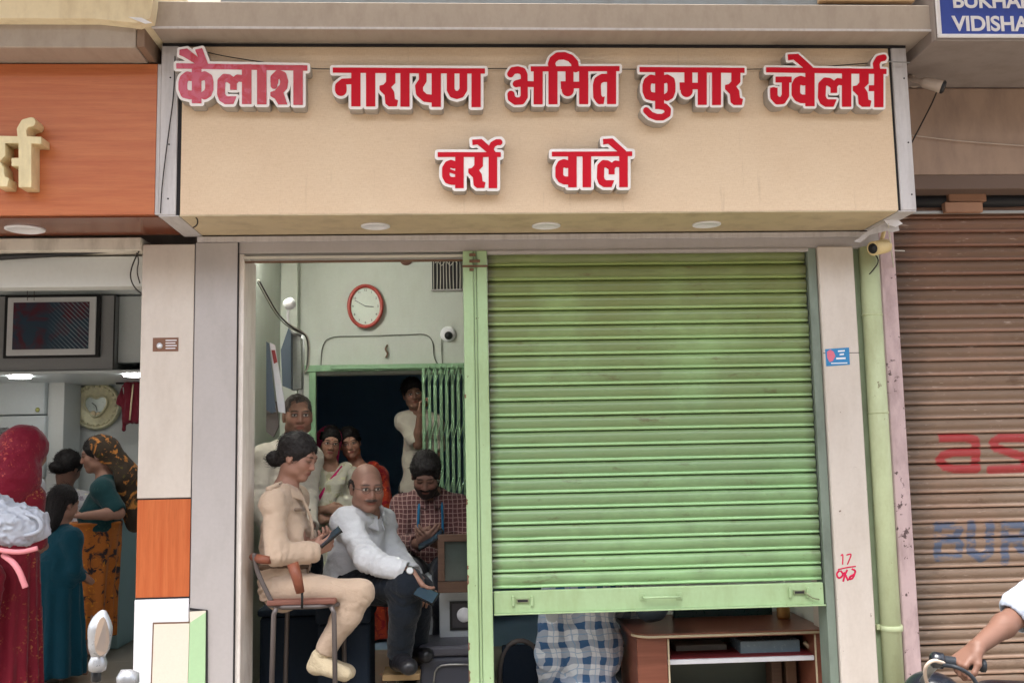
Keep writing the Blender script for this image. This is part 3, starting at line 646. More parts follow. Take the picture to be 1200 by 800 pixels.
# ------------------------------------------------------------ the houses across the street, behind the camera
M_ob = mat('opposite_plaster', (186, 168, 146), 0.8, var=.15, grime=.4); M_ob2 = mat('opposite_blue_plaster', (150, 160, 170), 0.8, var=.15, grime=.4); M_win = mat('opposite_window_glass', (60, 70, 80), .15, .6)
for k, (x0_, x1_, hh_, mm) in enumerate(((-13, -4.2, 6.0, M_ob), (-4.1, 4.4, 5.4, M_ob2), (4.5, 13, 6.4, M_ob))):
    ob = empty('opposite_house', ((x0_+x1_)/2, -9.5, 0), label=('cream house across the street on the left, behind the viewer', 'blue grey house across the street straight behind the viewer', 'cream house across the street on the right, behind the viewer')[k], cat='building')
    box('wall', x0_, x1_, -13, -9.5, 0.01, hh_, mm, ob, 0.02); box('roof_parapet', x0_-.1, x1_+.1, -13.05, -9.35, hh_+.002, hh_+.25, M_cream, ob, 0.02)
    xx_ = x0_+.8
    while xx_ < x1_-1.6:
        for zz_ in (3.6,): w_ = box('window', xx_, xx_+1.1, -9.499, -9.42, zz_, zz_+1.3, M_white, ob, .01); g_ = box('pane', xx_+.06, xx_+1.04, -9.419, -9.405, zz_+.06, zz_+1.24, M_win, None, 0); g_.parent = w_; g_.location = (0, 0, 0)
        box('door', xx_, xx_+1.5, -9.499, -9.44, .02, 2.4, M_brownd, ob, .01); xx_ += 2.1
# ------------------------------------------------------------ bodies and cloth: distance fields meshed as one continuous surface
_LAT = np.random.RandomState(3).rand(48, 48, 48).astype(np.float32)
def vnoise(x, y, z):
    """smooth value noise, -1..1"""
    xi = np.floor(x).astype(int); yi = np.floor(y).astype(int); zi = np.floor(z).astype(int)
    fx, fy, fz = x-xi, y-yi, z-zi; fx = fx*fx*(3-2*fx); fy = fy*fy*(3-2*fy); fz = fz*fz*(3-2*fz)
    g = lambda a, b, c: _LAT[(xi+a) % 48, (yi+b) % 48, (zi+c) % 48]
    r = ((g(0,0,0)*(1-fx)+g(1,0,0)*fx)*(1-fy)+(g(0,1,0)*(1-fx)+g(1,1,0)*fx)*fy)*(1-fz)+((g(0,0,1)*(1-fx)+g(1,0,1)*fx)*(1-fy)+(g(0,1,1)*(1-fx)+g(1,1,1)*fx)*fy)*fz
    return r*2-1
V3 = lambda *a: np.array(a, float)
def unit(v): v = np.array(v, float); return v/(np.linalg.norm(v)+1e-12)
def frame(fwd, up):
    """columns: right-hand side of the figure's own -x.. : X = its left-to-right seen from behind, Y = back, Z = up"""
    f = unit(fwd); z = np.array(up, float); z = unit(z-f*np.dot(z, f)); y = -f; x = np.cross(y, z); return np.stack([x, y, z], 1)
class Field:
    def __init__(s, lo, hi, h, zones=()):
        s.ax = []
        for k in range(3):
            a = [lo[k]]
            while a[-1] < hi[k]:
                st = h
                for c, r, hf in zones:
                    if abs(a[-1]+st/2-c[k]) < r: st = min(st, hf)
                a.append(a[-1]+st)
            s.ax.append(np.array(a))
        s.h = h; s.D = np.full([len(a) for a in s.ax], 1.0, np.float32)
    def sub(s, lo, hi):
        sl = tuple(slice(max(0, np.searchsorted(a, lo[k])-1), min(len(a), np.searchsorted(a, hi[k])+1)) for k, a in enumerate(s.ax))
        X = s.ax[0][sl[0]][:, None, None]; Y = s.ax[1][sl[1]][None, :, None]; Z = s.ax[2][sl[2]][None, None, :]
        return sl, X, Y, Z
    def put(s, sl, d, k, op):
        D = s.D[sl]; d = d.astype(np.float32)
        if op == 'add':
            hh = np.maximum(k-np.abs(D-d), 0)/k; s.D[sl] = np.minimum(D, d)-hh*hh*k*0.25
        elif op == 'sub':
            d = -d; hh = np.maximum(k-np.abs(D-d), 0)/k; s.D[sl] = np.maximum(D, d)+hh*hh*k*0.25
        elif op == 'and': s.D[sl] = np.maximum(D, d)
    def ell(s, c, r, R=None, k=0.03, op='add'):
        c = np.array(c, float); m = max(r)+k+2.5*s.h; sl, X, Y, Z = s.sub(c-m, c+m)
        if 0 in [q.size for q in (X, Y, Z)]: return
        p = [X-c[0], Y-c[1], Z-c[2]]
        if R is not None: p = [p[0]*R[0, i]+p[1]*R[1, i]+p[2]*R[2, i] for i in range(3)]
        k0 = np.sqrt((p[0]/r[0])**2+(p[1]/r[1])**2+(p[2]/r[2])**2); k1 = np.sqrt((p[0]/r[0]**2)**2+(p[1]/r[1]**2)**2+(p[2]/r[2]**2)**2)
        s.put(sl, k0*(k0-1)/(k1+1e-9), k, op)
    def cone(s, a, b, ra, rb, k=0.03, op='add', flat=None):
        a = np.array(a, float); b = np.array(b, float); m = max(ra, rb)+k+2.5*s.h
        sl, X, Y, Z = s.sub(np.minimum(a, b)-m, np.maximum(a, b)+m)
        if 0 in [q.size for q in (X, Y, Z)]: return
        d = b-a; L = d@d+1e-12; t = np.clip(((X-a[0])*d[0]+(Y-a[1])*d[1]+(Z-a[2])*d[2])/L, 0, 1)
        px, py, pz = X-a[0]-t*d[0], Y-a[1]-t*d[1], Z-a[2]-t*d[2]
        if flat is not None:      # flattened across the direction flat = (unit vector, factor)
            n, q = flat; dn = px*n[0]+py*n[1]+pz*n[2]; px = px+n[0]*dn*(q-1); py = py+n[1]*dn*(q-1); pz = pz+n[2]*dn*(q-1)
        s.put(sl, np.sqrt(px*px+py*py+pz*pz)-(ra+t*(rb-ra)), k, op)
    def chain(s, pts, rs, k=0.03, **kw):
        for i in range(len(pts)-1): s.cone(pts[i], pts[i+1], rs[i], rs[i+1], k, **kw)
    def half(s, p, n):
        """keep the side the normal points away from"""
        n = unit(n); sl, X, Y, Z = s.sub([-99]*3, [99]*3); s.put(sl, (X-p[0])*n[0]+(Y-p[1])*n[1]+(Z-p[2])*n[2]+0*s.D, 0.01, 'and')
    def func(s, lo, hi, fn, k=0.02, op='add'):
        sl, X, Y, Z = s.sub(lo, hi); s.put(sl, fn(X, Y, Z)+0*s.D[sl], k, op)
    def folds(s, amp, freq, R=None, seed=0.0, ridge=0.5):
        m = np.abs(s.D) < amp*2+2*s.h; i, j, k = np.nonzero(m); x, y, z = s.ax[0][i]+seed, s.ax[1][j]+seed*1.7, s.ax[2][k]+seed*0.3
        fx, fy, fz = freq
        if R is not None: p = np.stack([x, y, z], 1)@R; x, y, z = p.T
        w = vnoise(x*5+7, y*5, z*5)*0.35
        n = vnoise(x*fx+w, y*fy+w, z*fz+w*2); n2 = vnoise(x*fx*2.3+9, y*fy*2.3+w, z*fz*2.3)
        v = (1-ridge)*n+ridge*(1-2*np.abs(n))*0.8+0.45*n2
        s.D[m] -= (amp*v).astype(np.float32)
    def rings(s, a, b, rad, amp, per, seed=0.0, ends=(1, 1)):
        """creases running round the limb a-b, strongest towards the ends given"""
        a = np.array(a, float); b = np.array(b, float); L = np.linalg.norm(b-a); u = (b-a)/L
        i, j, k = np.nonzero(np.abs(s.D) < amp*2+2*s.h); q = np.stack([s.ax[0][i], s.ax[1][j], s.ax[2][k]], 1); v = q-a; t = v@u; r = np.linalg.norm(v-t[:, None]*u, axis=1)
        tt = t/L; env = np.clip((rad-r)/(rad*.3), 0, 1)*np.clip((tt+.12)/.12, 0, 1)*np.clip((1.12-tt)/.12, 0, 1)
        w = ends[0]*np.clip(1-tt/.55, 0, 1)+ends[1]*np.clip((tt-.45)/.55, 0, 1); n = vnoise(q[:, 0]*11+seed, q[:, 1]*11, q[:, 2]*11+seed)
        n2 = vnoise(q[:, 0]*5+seed, q[:, 1]*5+3, q[:, 2]*5); ph = t/per+n*1.3+seed; val = 2*np.abs(np.sin(np.pi*ph))**.7-1
        s.D[i, j, k] -= (amp*val*env*np.clip(w, 0, 1)*np.clip(.55+n2*.9, 0, 1)).astype(np.float32)
    def mesh(s, clean=True):
        D = s.D; D[0] = D[-1] = 1; D[:, 0] = D[:, -1] = 1; D[:, :, 0] = D[:, :, -1] = 1
        S = D < 0; n = tuple(q-1 for q in D.shape); cnt = np.zeros(n, np.uint8)
        offs = [(a, b, c) for a in (0, 1) for b in (0, 1) for c in (0, 1)]
        for a, b, c in offs: cnt += S[a:a+n[0], b:b+n[1], c:c+n[2]]
        I = np.nonzero((cnt > 0) & (cnt < 8)); ids = np.full(n, -1, np.int32); ids[I] = np.arange(len(I[0]))
        vals = np.stack([D[I[0]+a, I[1]+b, I[2]+c] for a, b, c in offs], 1); acc = np.zeros((len(I[0]), 3)); num = np.zeros(len(I[0]))
        for p in range(8):
            for q in range(p+1, 8):
                dd = np.array(offs[q])-np.array(offs[p])
                if np.abs(dd).sum() != 1: continue
                a, b = vals[:, p], vals[:, q]; m = (a < 0) != (b < 0); t = np.where(m, a/(a-b+1e-12), 0)
                acc += np.where(m[:, None], np.array(offs[p])[None]+t[:, None]*dd[None], 0); num += m
        acc /= num[:, None]; V = np.stack([np.interp(I[k]+acc[:, k], np.arange(len(s.ax[k])), s.ax[k]) for k in range(3)], 1)
        F = []
        for ax in range(3):
            A = [slice(None)]*3; B = [slice(None)]*3; A[ax] = slice(0, -1); B[ax] = slice(1, None)
            ch = S[tuple(A)] != S[tuple(B)]; e = np.nonzero(ch); e = [q.copy() for q in e]; o1, o2 = [q for q in range(3) if q != ax]
            ok = (e[o1] > 0) & (e[o2] > 0) & (e[o1] < n[o1]) & (e[o2] < n[o2]) & (e[ax] < n[ax]); e = [q[ok] for q in e]
            def g(a, b): w = list(e); w[o1] = w[o1]+a; w[o2] = w[o2]+b; return ids[tuple(w)]
            Q = np.stack([g(-1, -1), g(0, -1), g(0, 0), g(-1, 0)], 1); ins = S[tuple(e)]
            flip = ins if ax != 1 else ~ins
            Q = np.where(flip[:, None], Q, Q[:, ::-1]); F.append(Q)
        return V, np.concatenate(F)
def field_obj(name, V, F, m, parent=None, col=None, smooth=True):
    me = bpy.data.meshes.new(name); me.vertices.add(len(V)); me.vertices.foreach_set('co', V.astype(np.float32).ravel())
    me.loops.add(F.size); me.loops.foreach_set('vertex_index', F.astype(np.int32).ravel())
    me.polygons.add(len(F)); me.polygons.foreach_set('loop_start', np.arange(0, F.size, 4, dtype=np.int32))
    me.polygons.foreach_set('use_smooth', np.ones(len(F), bool)); me.update(calc_edges=True); me.validate()
    if col is not None:
        at = me.color_attributes.new('tint', 'FLOAT_COLOR', 'POINT'); at.data.foreach_set('color', np.concatenate([col, np.ones((len(V), 1))], 1).astype(np.float32).ravel())
    me.materials.append(m); o = bpy.data.objects.new(name, me); link(o)
    if parent is not None: o.parent = parent; o.location = -Vector(parent_world(parent))
    return o
def parent_world(p):
    loc = Vector((0, 0, 0))
    while p is not None: loc += p.location; p = p.parent
    return loc
def tint_mat(name, rough=0.55, bump=0.15, bs=400, sss=0.0):
    m, t, b = base_mat(name, rough, 0.35)
    a = t.new('Attribute'); a.attribute_name = 'tint'; n = t.noise(t.pos(), 35, 4, 0.6)
    hv = t.new('HueSaturation'); t.link(a.outputs['Color'], hv.inputs['Color']); v = t.math('MULTIPLY_ADD', n, 0.24); t.n[-1].inputs[2].default_value = 0.88
    t.link(v, hv.inputs['Value']); t.link(hv.outputs[0], b.inputs['Base Color'])
    bn = t.new('Bump'); bn.inputs['Strength'].default_value = bump; bn.inputs['Distance'].default_value = 0.002; t.link(t.noise(t.pos(), bs, 3), bn.inputs['Height']); t.link(bn.outputs[0], b.inputs['Normal'])
    return m
M_skin = tint_mat('skin')
def hair_mat(name, col, rough=0.5, sc=(260, 260, 40)):
    m, t, b = base_mat(name, rough, 0.35); n = t.noise(t.pos(True, sc), 1.0, 3, 0.6)
    c = t.mix(t.ramp(n, 0.35, 0.7), tuple(0.55*x for x in srgb(*col)[:3])+(1,), srgb(*[min(255, int(x*1.35)+8) for x in col])); t.link(c, b.inputs['Base Color'])
    bn = t.new('Bump'); bn.inputs['Strength'].default_value = 0.6; bn.inputs['Distance'].default_value = 0.003; t.link(n, bn.inputs['Height']); t.link(bn.outputs[0], b.inputs['Normal']); return m
M_hair = hair_mat('black_hair', (24, 20, 20), .7); M_hairg = hair_mat('greying_hair', (74, 66, 62))
def cloth_mat(name, col, col2=None, pattern=None, rough=0.85, var=0.1, bump=0.3, weave=900, spec=0.2):
    m, t, b = base_mat(name, rough, spec); p = t.pos(); n = t.noise(p, 7, 4); c = srgb(*col)
    f = t.math('MULTIPLY_ADD', n, 2*var); t.n[-1].inputs[2].default_value = 1-var
    o = None
    if pattern == 'plaid':
        sx = t.new('SeparateXYZ'); wob = t.noise(t.pos(), 9, 2); t.link(p, sx.inputs[0])
        def bands(s, per, w, off=0.0):
            q = t.math('FRACT', t.math('ADD', t.math('DIVIDE', t.math('ADD', s, t.math('MULTIPLY', wob, 0.055)), per), off)); return t.math('LESS_THAN', q, w)
        U, W = t.math('ADD', sx.outputs[0], t.math('MULTIPLY', sx.outputs[1], .45)), t.math('ADD', sx.outputs[2], t.math('MULTIPLY', sx.outputs[1], .25))
        b1 = t.math('ADD', bands(U, 0.088, 0.42), bands(W, 0.088, 0.42)); b1 = t.math('MULTIPLY', b1, 0.5)
        o = t.mix(b1, srgb(*col), srgb(*col2)); ln = t.math('MAXIMUM', bands(U, 0.088, 0.05, 0.3), bands(W, 0.088, 0.05, 0.3)); o = t.mix(t.math('MULTIPLY', ln, 0.6), o, srgb(120, 160, 196))
    elif pattern == 'check':
        sx = t.new('SeparateXYZ'); wob = t.noise(t.pos(), 8, 2); t.link(p, sx.inputs[0])
        def ln(s, per, w): return t.math('LESS_THAN', t.math('FRACT', t.math('DIVIDE', t.math('ADD', s, t.math('MULTIPLY', wob, 0.03)), per)), w)
        g = t.math('MAXIMUM', ln(sx.outputs[0], 0.026, 0.16), ln(sx.outputs[2], 0.026, 0.16)); o = t.mix(g, srgb(*col), srgb(*col2))
    elif pattern == 'floral':
        v = t.noise(t.pos(False, (1, 1, 1)), 11, 4, 0.6, 1.2); v2 = t.noise(t.pos(False, (1, 1, 1)), 26, 3, 0.6, 0.8)
        o = t.mix(t.ramp(v, 0.54, 0.60), srgb(*col), srgb(*col2)); o = t.mix(t.math('MULTIPLY', t.ramp(v2, 0.62, 0.66), 0.7), o, srgb(min(255, col[0]+40), min(255, col[1]+40), col[2]))
    elif pattern == 'zari':
        v = t.noise(t.pos(False, (1, 1, 1)), 60, 2, 0.5, 1); v2 = t.noise(t.pos(), 6, 2); o = t.mix(t.math('MULTIPLY', t.math('MULTIPLY', t.ramp(v, 0.60, 0.66), t.ramp(v2, 0.46, 0.60)), 0.55), srgb(*col), srgb(*col2))
    else: o = c
    hv = t.new('HueSaturation'); t.val(o, hv.inputs['Color']); t.link(f, hv.inputs['Value']); t.link(hv.outputs[0], b.inputs['Base Color'])
    wr = t.math('ABSOLUTE', t.math('SUBTRACT', t.noise(t.pos(False, (1, 1, 1.5)), 10, 3, 0.55, 1.6), 0.5)); h = t.math('ADD', t.math('MULTIPLY', t.noise(p, weave, 2), 0.3), t.math('ADD', t.math('MULTIPLY', t.noise(p, 30, 4, 0.6, 0.8), 2.0), t.math('MULTIPLY', wr, -3.0)))
    bn = t.new('Bump'); bn.inputs['Strength'].default_value = bump*1.2; bn.inputs['Distance'].default_value = 0.006; t.link(h, bn.inputs['Height']); t.link(bn.outputs[0], b.inputs['Normal'])
    b.inputs['Sheen Weight'].default_value = 0.15; return m

def head_prims(f, C, R, s, o):
    W = lambda *p: C+R@(np.array(p)*s)
    f.ell(W(0, .018, .032), [.074*s, .094*s, .084*s], R, .01)
    jaw = o.get('jaw', 1.0)
    f.ell(W(0, -.018, -.03), [.058*s*jaw, .070*s, .083*s], R, .035)
    f.ell(W(0, -.062, -.094), [.025*s*jaw, .021*s, .019*s], R, .035)
    for q in (-1, 1):
        f.ell(W(q*.036*jaw, -.056, -.026), [.026*s, .024*s, .026*s], R, .03)
        f.ell(W(q*.048*jaw, -.01, -.07), [.018*s, .035*s, .02*s], R, .03)
    f.cone(W(-.036, -.077, .026), W(.036, -.077, .026), .011*s, .011*s, .02)
    for q in (-1, 1): f.ell(W(q*.031, -.092, .004), [.017*s, .014*s, .010*s], R, .016, 'sub')
    f.cone(W(0, -.082, .018), W(0, -.1015, -.028), .007*s, .0112*s, .012)
    for q in (-1, 1): f.ell(W(q*.012, -.092, -.033), [.0085*s, .011*s, .0075*s], R, .008)
    f.cone(W(-.018, -.081, -.060), W(.018, -.081, -.060), .007*s, .007*s, .012); f.ell(W(0, -.0855, -.0565), [.016*s, .007*s, .0052*s], R, .006)
    f.ell(W(0, -.0845, -.067), [.016*s, .007*s, .0055*s], R, .006)
    f.cone(W(-.022, -.0955, -.0615), W(.022, -.0955, -.0615), .0035*s, .0035*s, .004, 'sub')
    for q in (-1, 1):
        f.ell(W(q*.031, -.0745, .004), [.0135*s, .0135*s, .0115*s], R, .004)
        f.ell(W(q*.031, -.080, .0125), [.018*s, .009*s, .005*s], R, .006)
        f.ell(W(q*.077, .012, -.006), [.008*s, .020*s, .030*s], R, .008); f.ell(W(q*.086, .004, -.004), [.006*s, .010*s, .018*s], R, .006, 'sub')
        f.ell(W(q*.075, .006, -.030), [.007*s, .009*s, .010*s], R, .006)
    if o.get('moustache'): f.cone(W(-.026, -.086, -.050), W(0, -.097, -.046), .007*s, .0085*s, .008); f.cone(W(.026, -.086, -.050), W(0, -.097, -.046), .007*s, .0085*s, .008)
    if o.get('beard'): f.ell(W(0, -.045, -.088), [.046*s, .043*s, .034*s], R, .02)
def head_tint(V, C, R, s, o, skin):
    L = (V-C)@R/s; x, y, z = np.abs(L[:, 0]), L[:, 1], L[:, 2]; n = len(V); col = np.tile(np.array(skin)[None], (n, 1))
    near = (np.linalg.norm(L, axis=1) < 0.2); face = near & (y < -.045)
    sm = lambda e, w: np.clip(0.5-e/w, 0, 1)[:, None]
    def paint(mask, c, a=1.0):
        nonlocal col; mask = mask*a; col = col*(1-mask)+np.array(c)[None]*mask
    fm = face.astype(float)[:, None]
    paint(sm(np.hypot(x/.022-1.45, (z+.025)/.022)-1, .8)*fm, np.array(skin)*[1.15, .82, .75], .35)                      # cheeks
    paint(sm(np.hypot(x/.023, (z+.062)/.0095)-1, .5)*fm*(y < -.075)[:, None], o.get('lips', np.array(skin)*[.95, .5, .5]), .8)
    paint(sm(np.hypot(x/.024, (z+.0615)/.0022)-1, .8)*fm*(y < -.07)[:, None], np.array(skin)*.25, .7)
    paint(sm(np.hypot((x-.031)/.022, (z-.003)/.014)-1, .6)*fm, np.array(skin)*.55, .6)
    ez = .0 if not o.get('down') else -.004
    if not o.get('down'): paint(sm(np.hypot((x-.031)/.0135, (z-.004)/.0062)-1, .3)*fm, (.62, .58, .54)); paint(sm(np.hypot((x-.031)/.0058, (z-.0045)/.0062)-1, .3)*fm, (.02, .012, .01))
    paint(sm(np.hypot((x-.031)/.0165, (z-.0115-ez*2.3)/.0026)-1, .6)*fm, (.02, .015, .012), .9)
    bz = .0275-((x-.030)/.03)**2*.006; paint(sm(np.hypot((x-.031)/.021, (z-bz)/.0045)-1, .5)*fm, o.get('hair', (.012, .01, .01)), .85)
    nc = vnoise(L[:, 0]*90, L[:, 1]*90, L[:, 2]*90)*.004
    if o.get('moustache'): paint(sm(np.hypot(x/.034, (z+.049)/.0085)-1, .35)*fm*(y < -.07)[:, None], o.get('mcol', (.02, .016, .014)), .9)
    if o.get('beard'):
        b = near & (z < -.030-(.02*(1-np.clip((y+.09)/.06, 0, 1)))) & (z > -.14) & (y < .012); lip = np.hypot(x/.022, (z+.062)/.008) < 1
        mst = near & (np.hypot(x/.034, (z+.049)/.009) < 1) & (y < -.07)
        edge = np.clip((-.028-z+nc)/.012, 0, 1)
        paint((b & ~lip).astype(float)[:, None]*edge[:, None], (.012, .01, .01), .93); paint(mst.astype(float)[:, None], (.012, .01, .01), .93)
    if o.get('bindi'): paint(sm(np.hypot(x, z-.036)/.004-1, .5)*fm, (.35, .01, .02))
    scalp = near & (z > .045) & (y > -.065+(.10-z)*.3)
    if o.get('scalp'): paint(scalp.astype(float)[:, None], (.02, .016, .015), o['scalp'])
    return col
def hand_prims(f, w, d, n, ts, s=1.0, curl=0.5, spread=1.0, thumb=0.5):
    """w wrist, d towards the fingers, n the way the palm faces, ts thumb side along d x n"""
    d = unit(d); n = unit(np.array(n)-d*np.dot(n, d)); sd = np.cross(d, n)
    L = [.068, .078, .072, .056]
    for i in range(4):
        q = (i-1.5)*ts*-1; b = w+d*(.088-abs(i-1.2)*.004)*s+sd*q*.0195*s*spread
        f.cone(w+d*.012*s+sd*q*.010*s, b, .0155*s, .0105*s, .012)
        cu = curl*(1+.08*i) if not isinstance(curl, (list, tuple)) else curl[i]; a = cu*.6; p = b
        for j, fr in enumerate((.45, .31, .24)):
            a += cu*(.55 if j else 0.15); e = p+(d*math.cos(a)+n*math.sin(a))*L[i]*fr*s; r0, r1 = (.0092-.0009*j)*s, (.0085-.0009*j)*s
            f.cone(p, e, r0, r1, .0035); p = e
    b = w+d*.022*s+sd*ts*.022*s; p = b+(d*.65+sd*ts*.55+n*.35)*.040*s; f.cone(b, p, .0155*s, .0115*s, .012)
    q = p+unit(d*.9+sd*ts*(.35-thumb*.9)+n*(.2+thumb*.7))*.031*s; f.cone(p, q, .0108*s, .0098*s, .004); f.cone(q, q+unit(d*.9+sd*ts*(.1-thumb*.9)+n*(.2+thumb*.8))*.024*s, .0098*s, .008*s, .004)
def torso_prims(f, J, s, off=0.0, fem=False, k=.05, belly=0.0, thin=1.0):
    sh = (J['shL']+J['shR'])/2; hp = (J['hipL']+J['hipR'])/2; up = unit(sh-hp); rt = unit(J['shR']-J['shL']); rt = unit(rt-up*np.dot(rt, up)); fw = np.cross(up, rt)
    # fw: the way the chest faces
    if 'chestdir' in J and np.dot(fw, J['chestdir']) < 0: fw = -fw; 
    R = np.stack([rt, -fw, up], 1); L = np.linalg.norm(sh-hp); w = np.linalg.norm(J['shR']-J['shL'])/2
    t = thin
    f.ell(hp+up*.03*s, [(.150*s*t+off), (.105*s*t+off), (.125*s*t+off)], R, k)
    f.ell(hp+up*L*.42+fw*belly*.4, [(.128*s*t+off), (.098*s*t+belly*.5+off), (.15*s*t+off)], R, k)
    f.ell(hp+up*(L-.155*s), [(w*.86*t+off), (.108*s*t+off), (.165*s*t+off)], R, k)
    f.cone(J['shL']-up*.01, J['shR']-up*.01, .050*s*t+off, .050*s*t+off, k)
    f.cone(J['shL']-rt*0, sh+up*.05*s, .038*s*t+off, .045*s*t+off, k); f.cone(J['shR'], sh+up*.05*s, .038*s*t+off, .045*s*t+off, k)
    if fem:
        for q in (-1, 1): f.ell(hp+up*(L-.19*s)+fw*(.085*s)+rt*q*.072*s, [.055*s+off*.6, .05*s+off*.6, .058*s+off*.6], R, .03)
    return sh, hp, up, rt, fw, R
def person(label, J, skin, s=1.0, h=.009, hf=.0042, hh=None, fem=False, head=None, hands=None, fwd=(0, -1, 0), up=(0, 0, 1), group=None, belly=0.0, bare=False, hs=1.0):
    """J: joints in world metres. Returns the body object (one continuous mesh)."""
    o = head or {}; hh = hh or hf; C = np.array(J['head']); R = frame(fwd, up); S = s*hs
    pts = [v for kk, v in J.items() if kk != 'chestdir']; lo = np.min(pts, 0)-.22; hi = np.max(pts, 0)+.22
    zones = [(C, .135*S, hf)]
    hands = hands or {}
    for sd, hd in hands.items(): zones.append((J['wr'+sd]+unit(hd['d'])*.08, .10, hh))
    f = Field(lo, hi, h, zones)
    head_prims(f, C, R, S, o)
    sh, hp, tu, rt, fw, TR = torso_prims(f, J, s, 0.0, fem, thin=.86 if not bare else 1.0, belly=belly*.7)
    nk = sh+tu*.045*s; f.cone(C+R@V3(0, .028, -.06)*S, nk, .050*s, .056*s, .03); f.cone(nk, sh-tu*.03*s, .056*s, .07*s, .04)
    for q in 'LR':
        if 'el'+q in J:
            f.cone(J['sh'+q], J['el'+q], .046*s, .038*s, .03); e, w = J['el'+q], J['wr'+q]
            f.cone(e, e+(w-e)*.35, .039*s, .039*s, .02); f.cone(e+(w-e)*.35, w, .039*s, .0265*s, .02)
        if 'kn'+q in J:
            tn = .82; f.cone(J['hip'+q], J['kn'+q], .082*s*tn, .054*s*tn, .03); kk, an = J['kn'+q], J['an'+q]
            f.cone(kk, kk+(an-kk)*.3, .052*s*tn, .054*s*tn, .02); f.cone(kk+(an-kk)*.3, an, .054*s*tn, .034*s, .02)
            if 'toe'+q in J: t = J['toe'+q]; f.cone(an-V3(0, 0, .01), t, .034*s, .024*s, .02, flat=(V3(0, 0, 1), 1.3)); f.cone(an, an+V3(0, 0, -.045)-unit(t-an)*.015, .034*s, .030*s, .02)
    for q, hd in hands.items(): hand_prims(f, J['wr'+q], hd['d'], hd['n'], hd.get('ts', 1), s*hd.get('s', 1.0), hd.get('curl', .5), thumb=hd.get('thumb', .5))
    V, F = f.mesh(); col = head_tint(V, C, R, S, o, np.array(skin))
    b = field_obj('person', V, F, M_skin, None, col); tag(b, label, 'person', group)
    b['hf'] = 1; del b['hf']
    return b, dict(C=C, R=R, s=s, S=S, sh=sh, hp=hp, up=tu, rt=rt, fw=fw, TR=TR, J=J, fem=fem, belly=belly)
def local_field_obj(name, b, I, m, ext, h, build, fold=None, col=None):
    """field in the head's own frame, turned into place afterwards"""
    f = Field(np.array(ext[0]), np.array(ext[1]), h); build(f)
    if fold: f.folds(*fold)
    V, F = f.mesh(); V = I['C']+(V*I['S'])@I['R'].T
    return field_obj(name, V, F, m, b)
def hair(b, I, kind, m=None, h=.004, seed=1.0):
    m = m or M_hair
    def bd(f):
        if kind in ('short', 'boy', 'bun', 'back'):
            t = {'short': .008, 'boy': .014, 'bun': .012, 'back': .011}[kind]
            f.ell((0, .020, .036), (.074+t, .094+t, .086+t), None, .01)
            # forehead line and the front of the face
            f.ell((0, -.120, -.030), (.085, .085, .105 if kind != 'boy' else .095), None, .012, 'sub')
            f.ell((0, -.02, -.110), (.11, .13, .085 if kind != 'short' else .10), None, .012, 'sub')
            if kind == 'short':
                for q in (-1, 1): f.cone((q*.074, -.012, .0), (q*.073, -.018, .03), .006, .008, .01)
            for q in (-1, 1): f.ell((q*.085, .006, -.012), (.020, .026, .030), None, .006, 'sub')
            if kind in ('bun', 'back'):
                f.ell((0, .06, .0), (.068, .055, .075), None, .02)
                for q in (-1, 1): f.cone((q*.062, -.045, .045), (q*.072, .03, .005), .012, .016, .015)
            if kind == 'bun': f.ell((0, .135, -.052), (.046, .044, .040), None, .018); f.cone((0, .08, -.02), (0, .12, -.045), .045, .035, .03); f.ell((0, .03, .045), (.086, .10, .082), None, .02); f.ell((0, -.125, -.035), (.09, .085, .105), None, .012, 'sub')
            if kind == 'boy': f.ell((.015, -.055, .085), (.05, .03, .025), None, .02)
        if kind == 'fringe':
            f.ell((0, .028, .006), (.084, .094, .062), None, .01); f.ell((0, -.01, .085), (.084, .11, .062), None, .01, 'sub')
            f.ell((0, -.105, -.02), (.074, .115, .12), None, .006, 'sub'); f.ell((0, -.02, -.115), (.11, .13, .085), None, .012, 'sub')
            for q in (-1, 1): f.ell((q*.085, .006, -.012), (.020, .024, .030), None, .006, 'sub')
        if kind == 'cropped':
            f.ell((0, .020, .034), (.078, .0975, .0875), None, .01); f.ell((0, -.115, -.01), (.095, .072, .118), None, .012, 'sub')
            f.ell((0, -.02, -.110), (.11, .13, .10), None, .012, 'sub')
            for q in (-1, 1): f.ell((q*.085, .006, -.012), (.020, .024, .030), None, .006, 'sub'); f.ell((q*.045, -.085, .085), (.03, .035, .03), None, .02, 'sub')
    o = local_field_obj('hair', b, I, m, ((-.13, -.15, -.16), (.13, .21, .16)), h, bd, (.0048, (48, 26, 36), None, seed, .6))
    strands(b, I, o, m, 500 if kind != 'cropped' else 260, .035 if kind in ('bun', 'back', 'boy') else .014, seed); return o
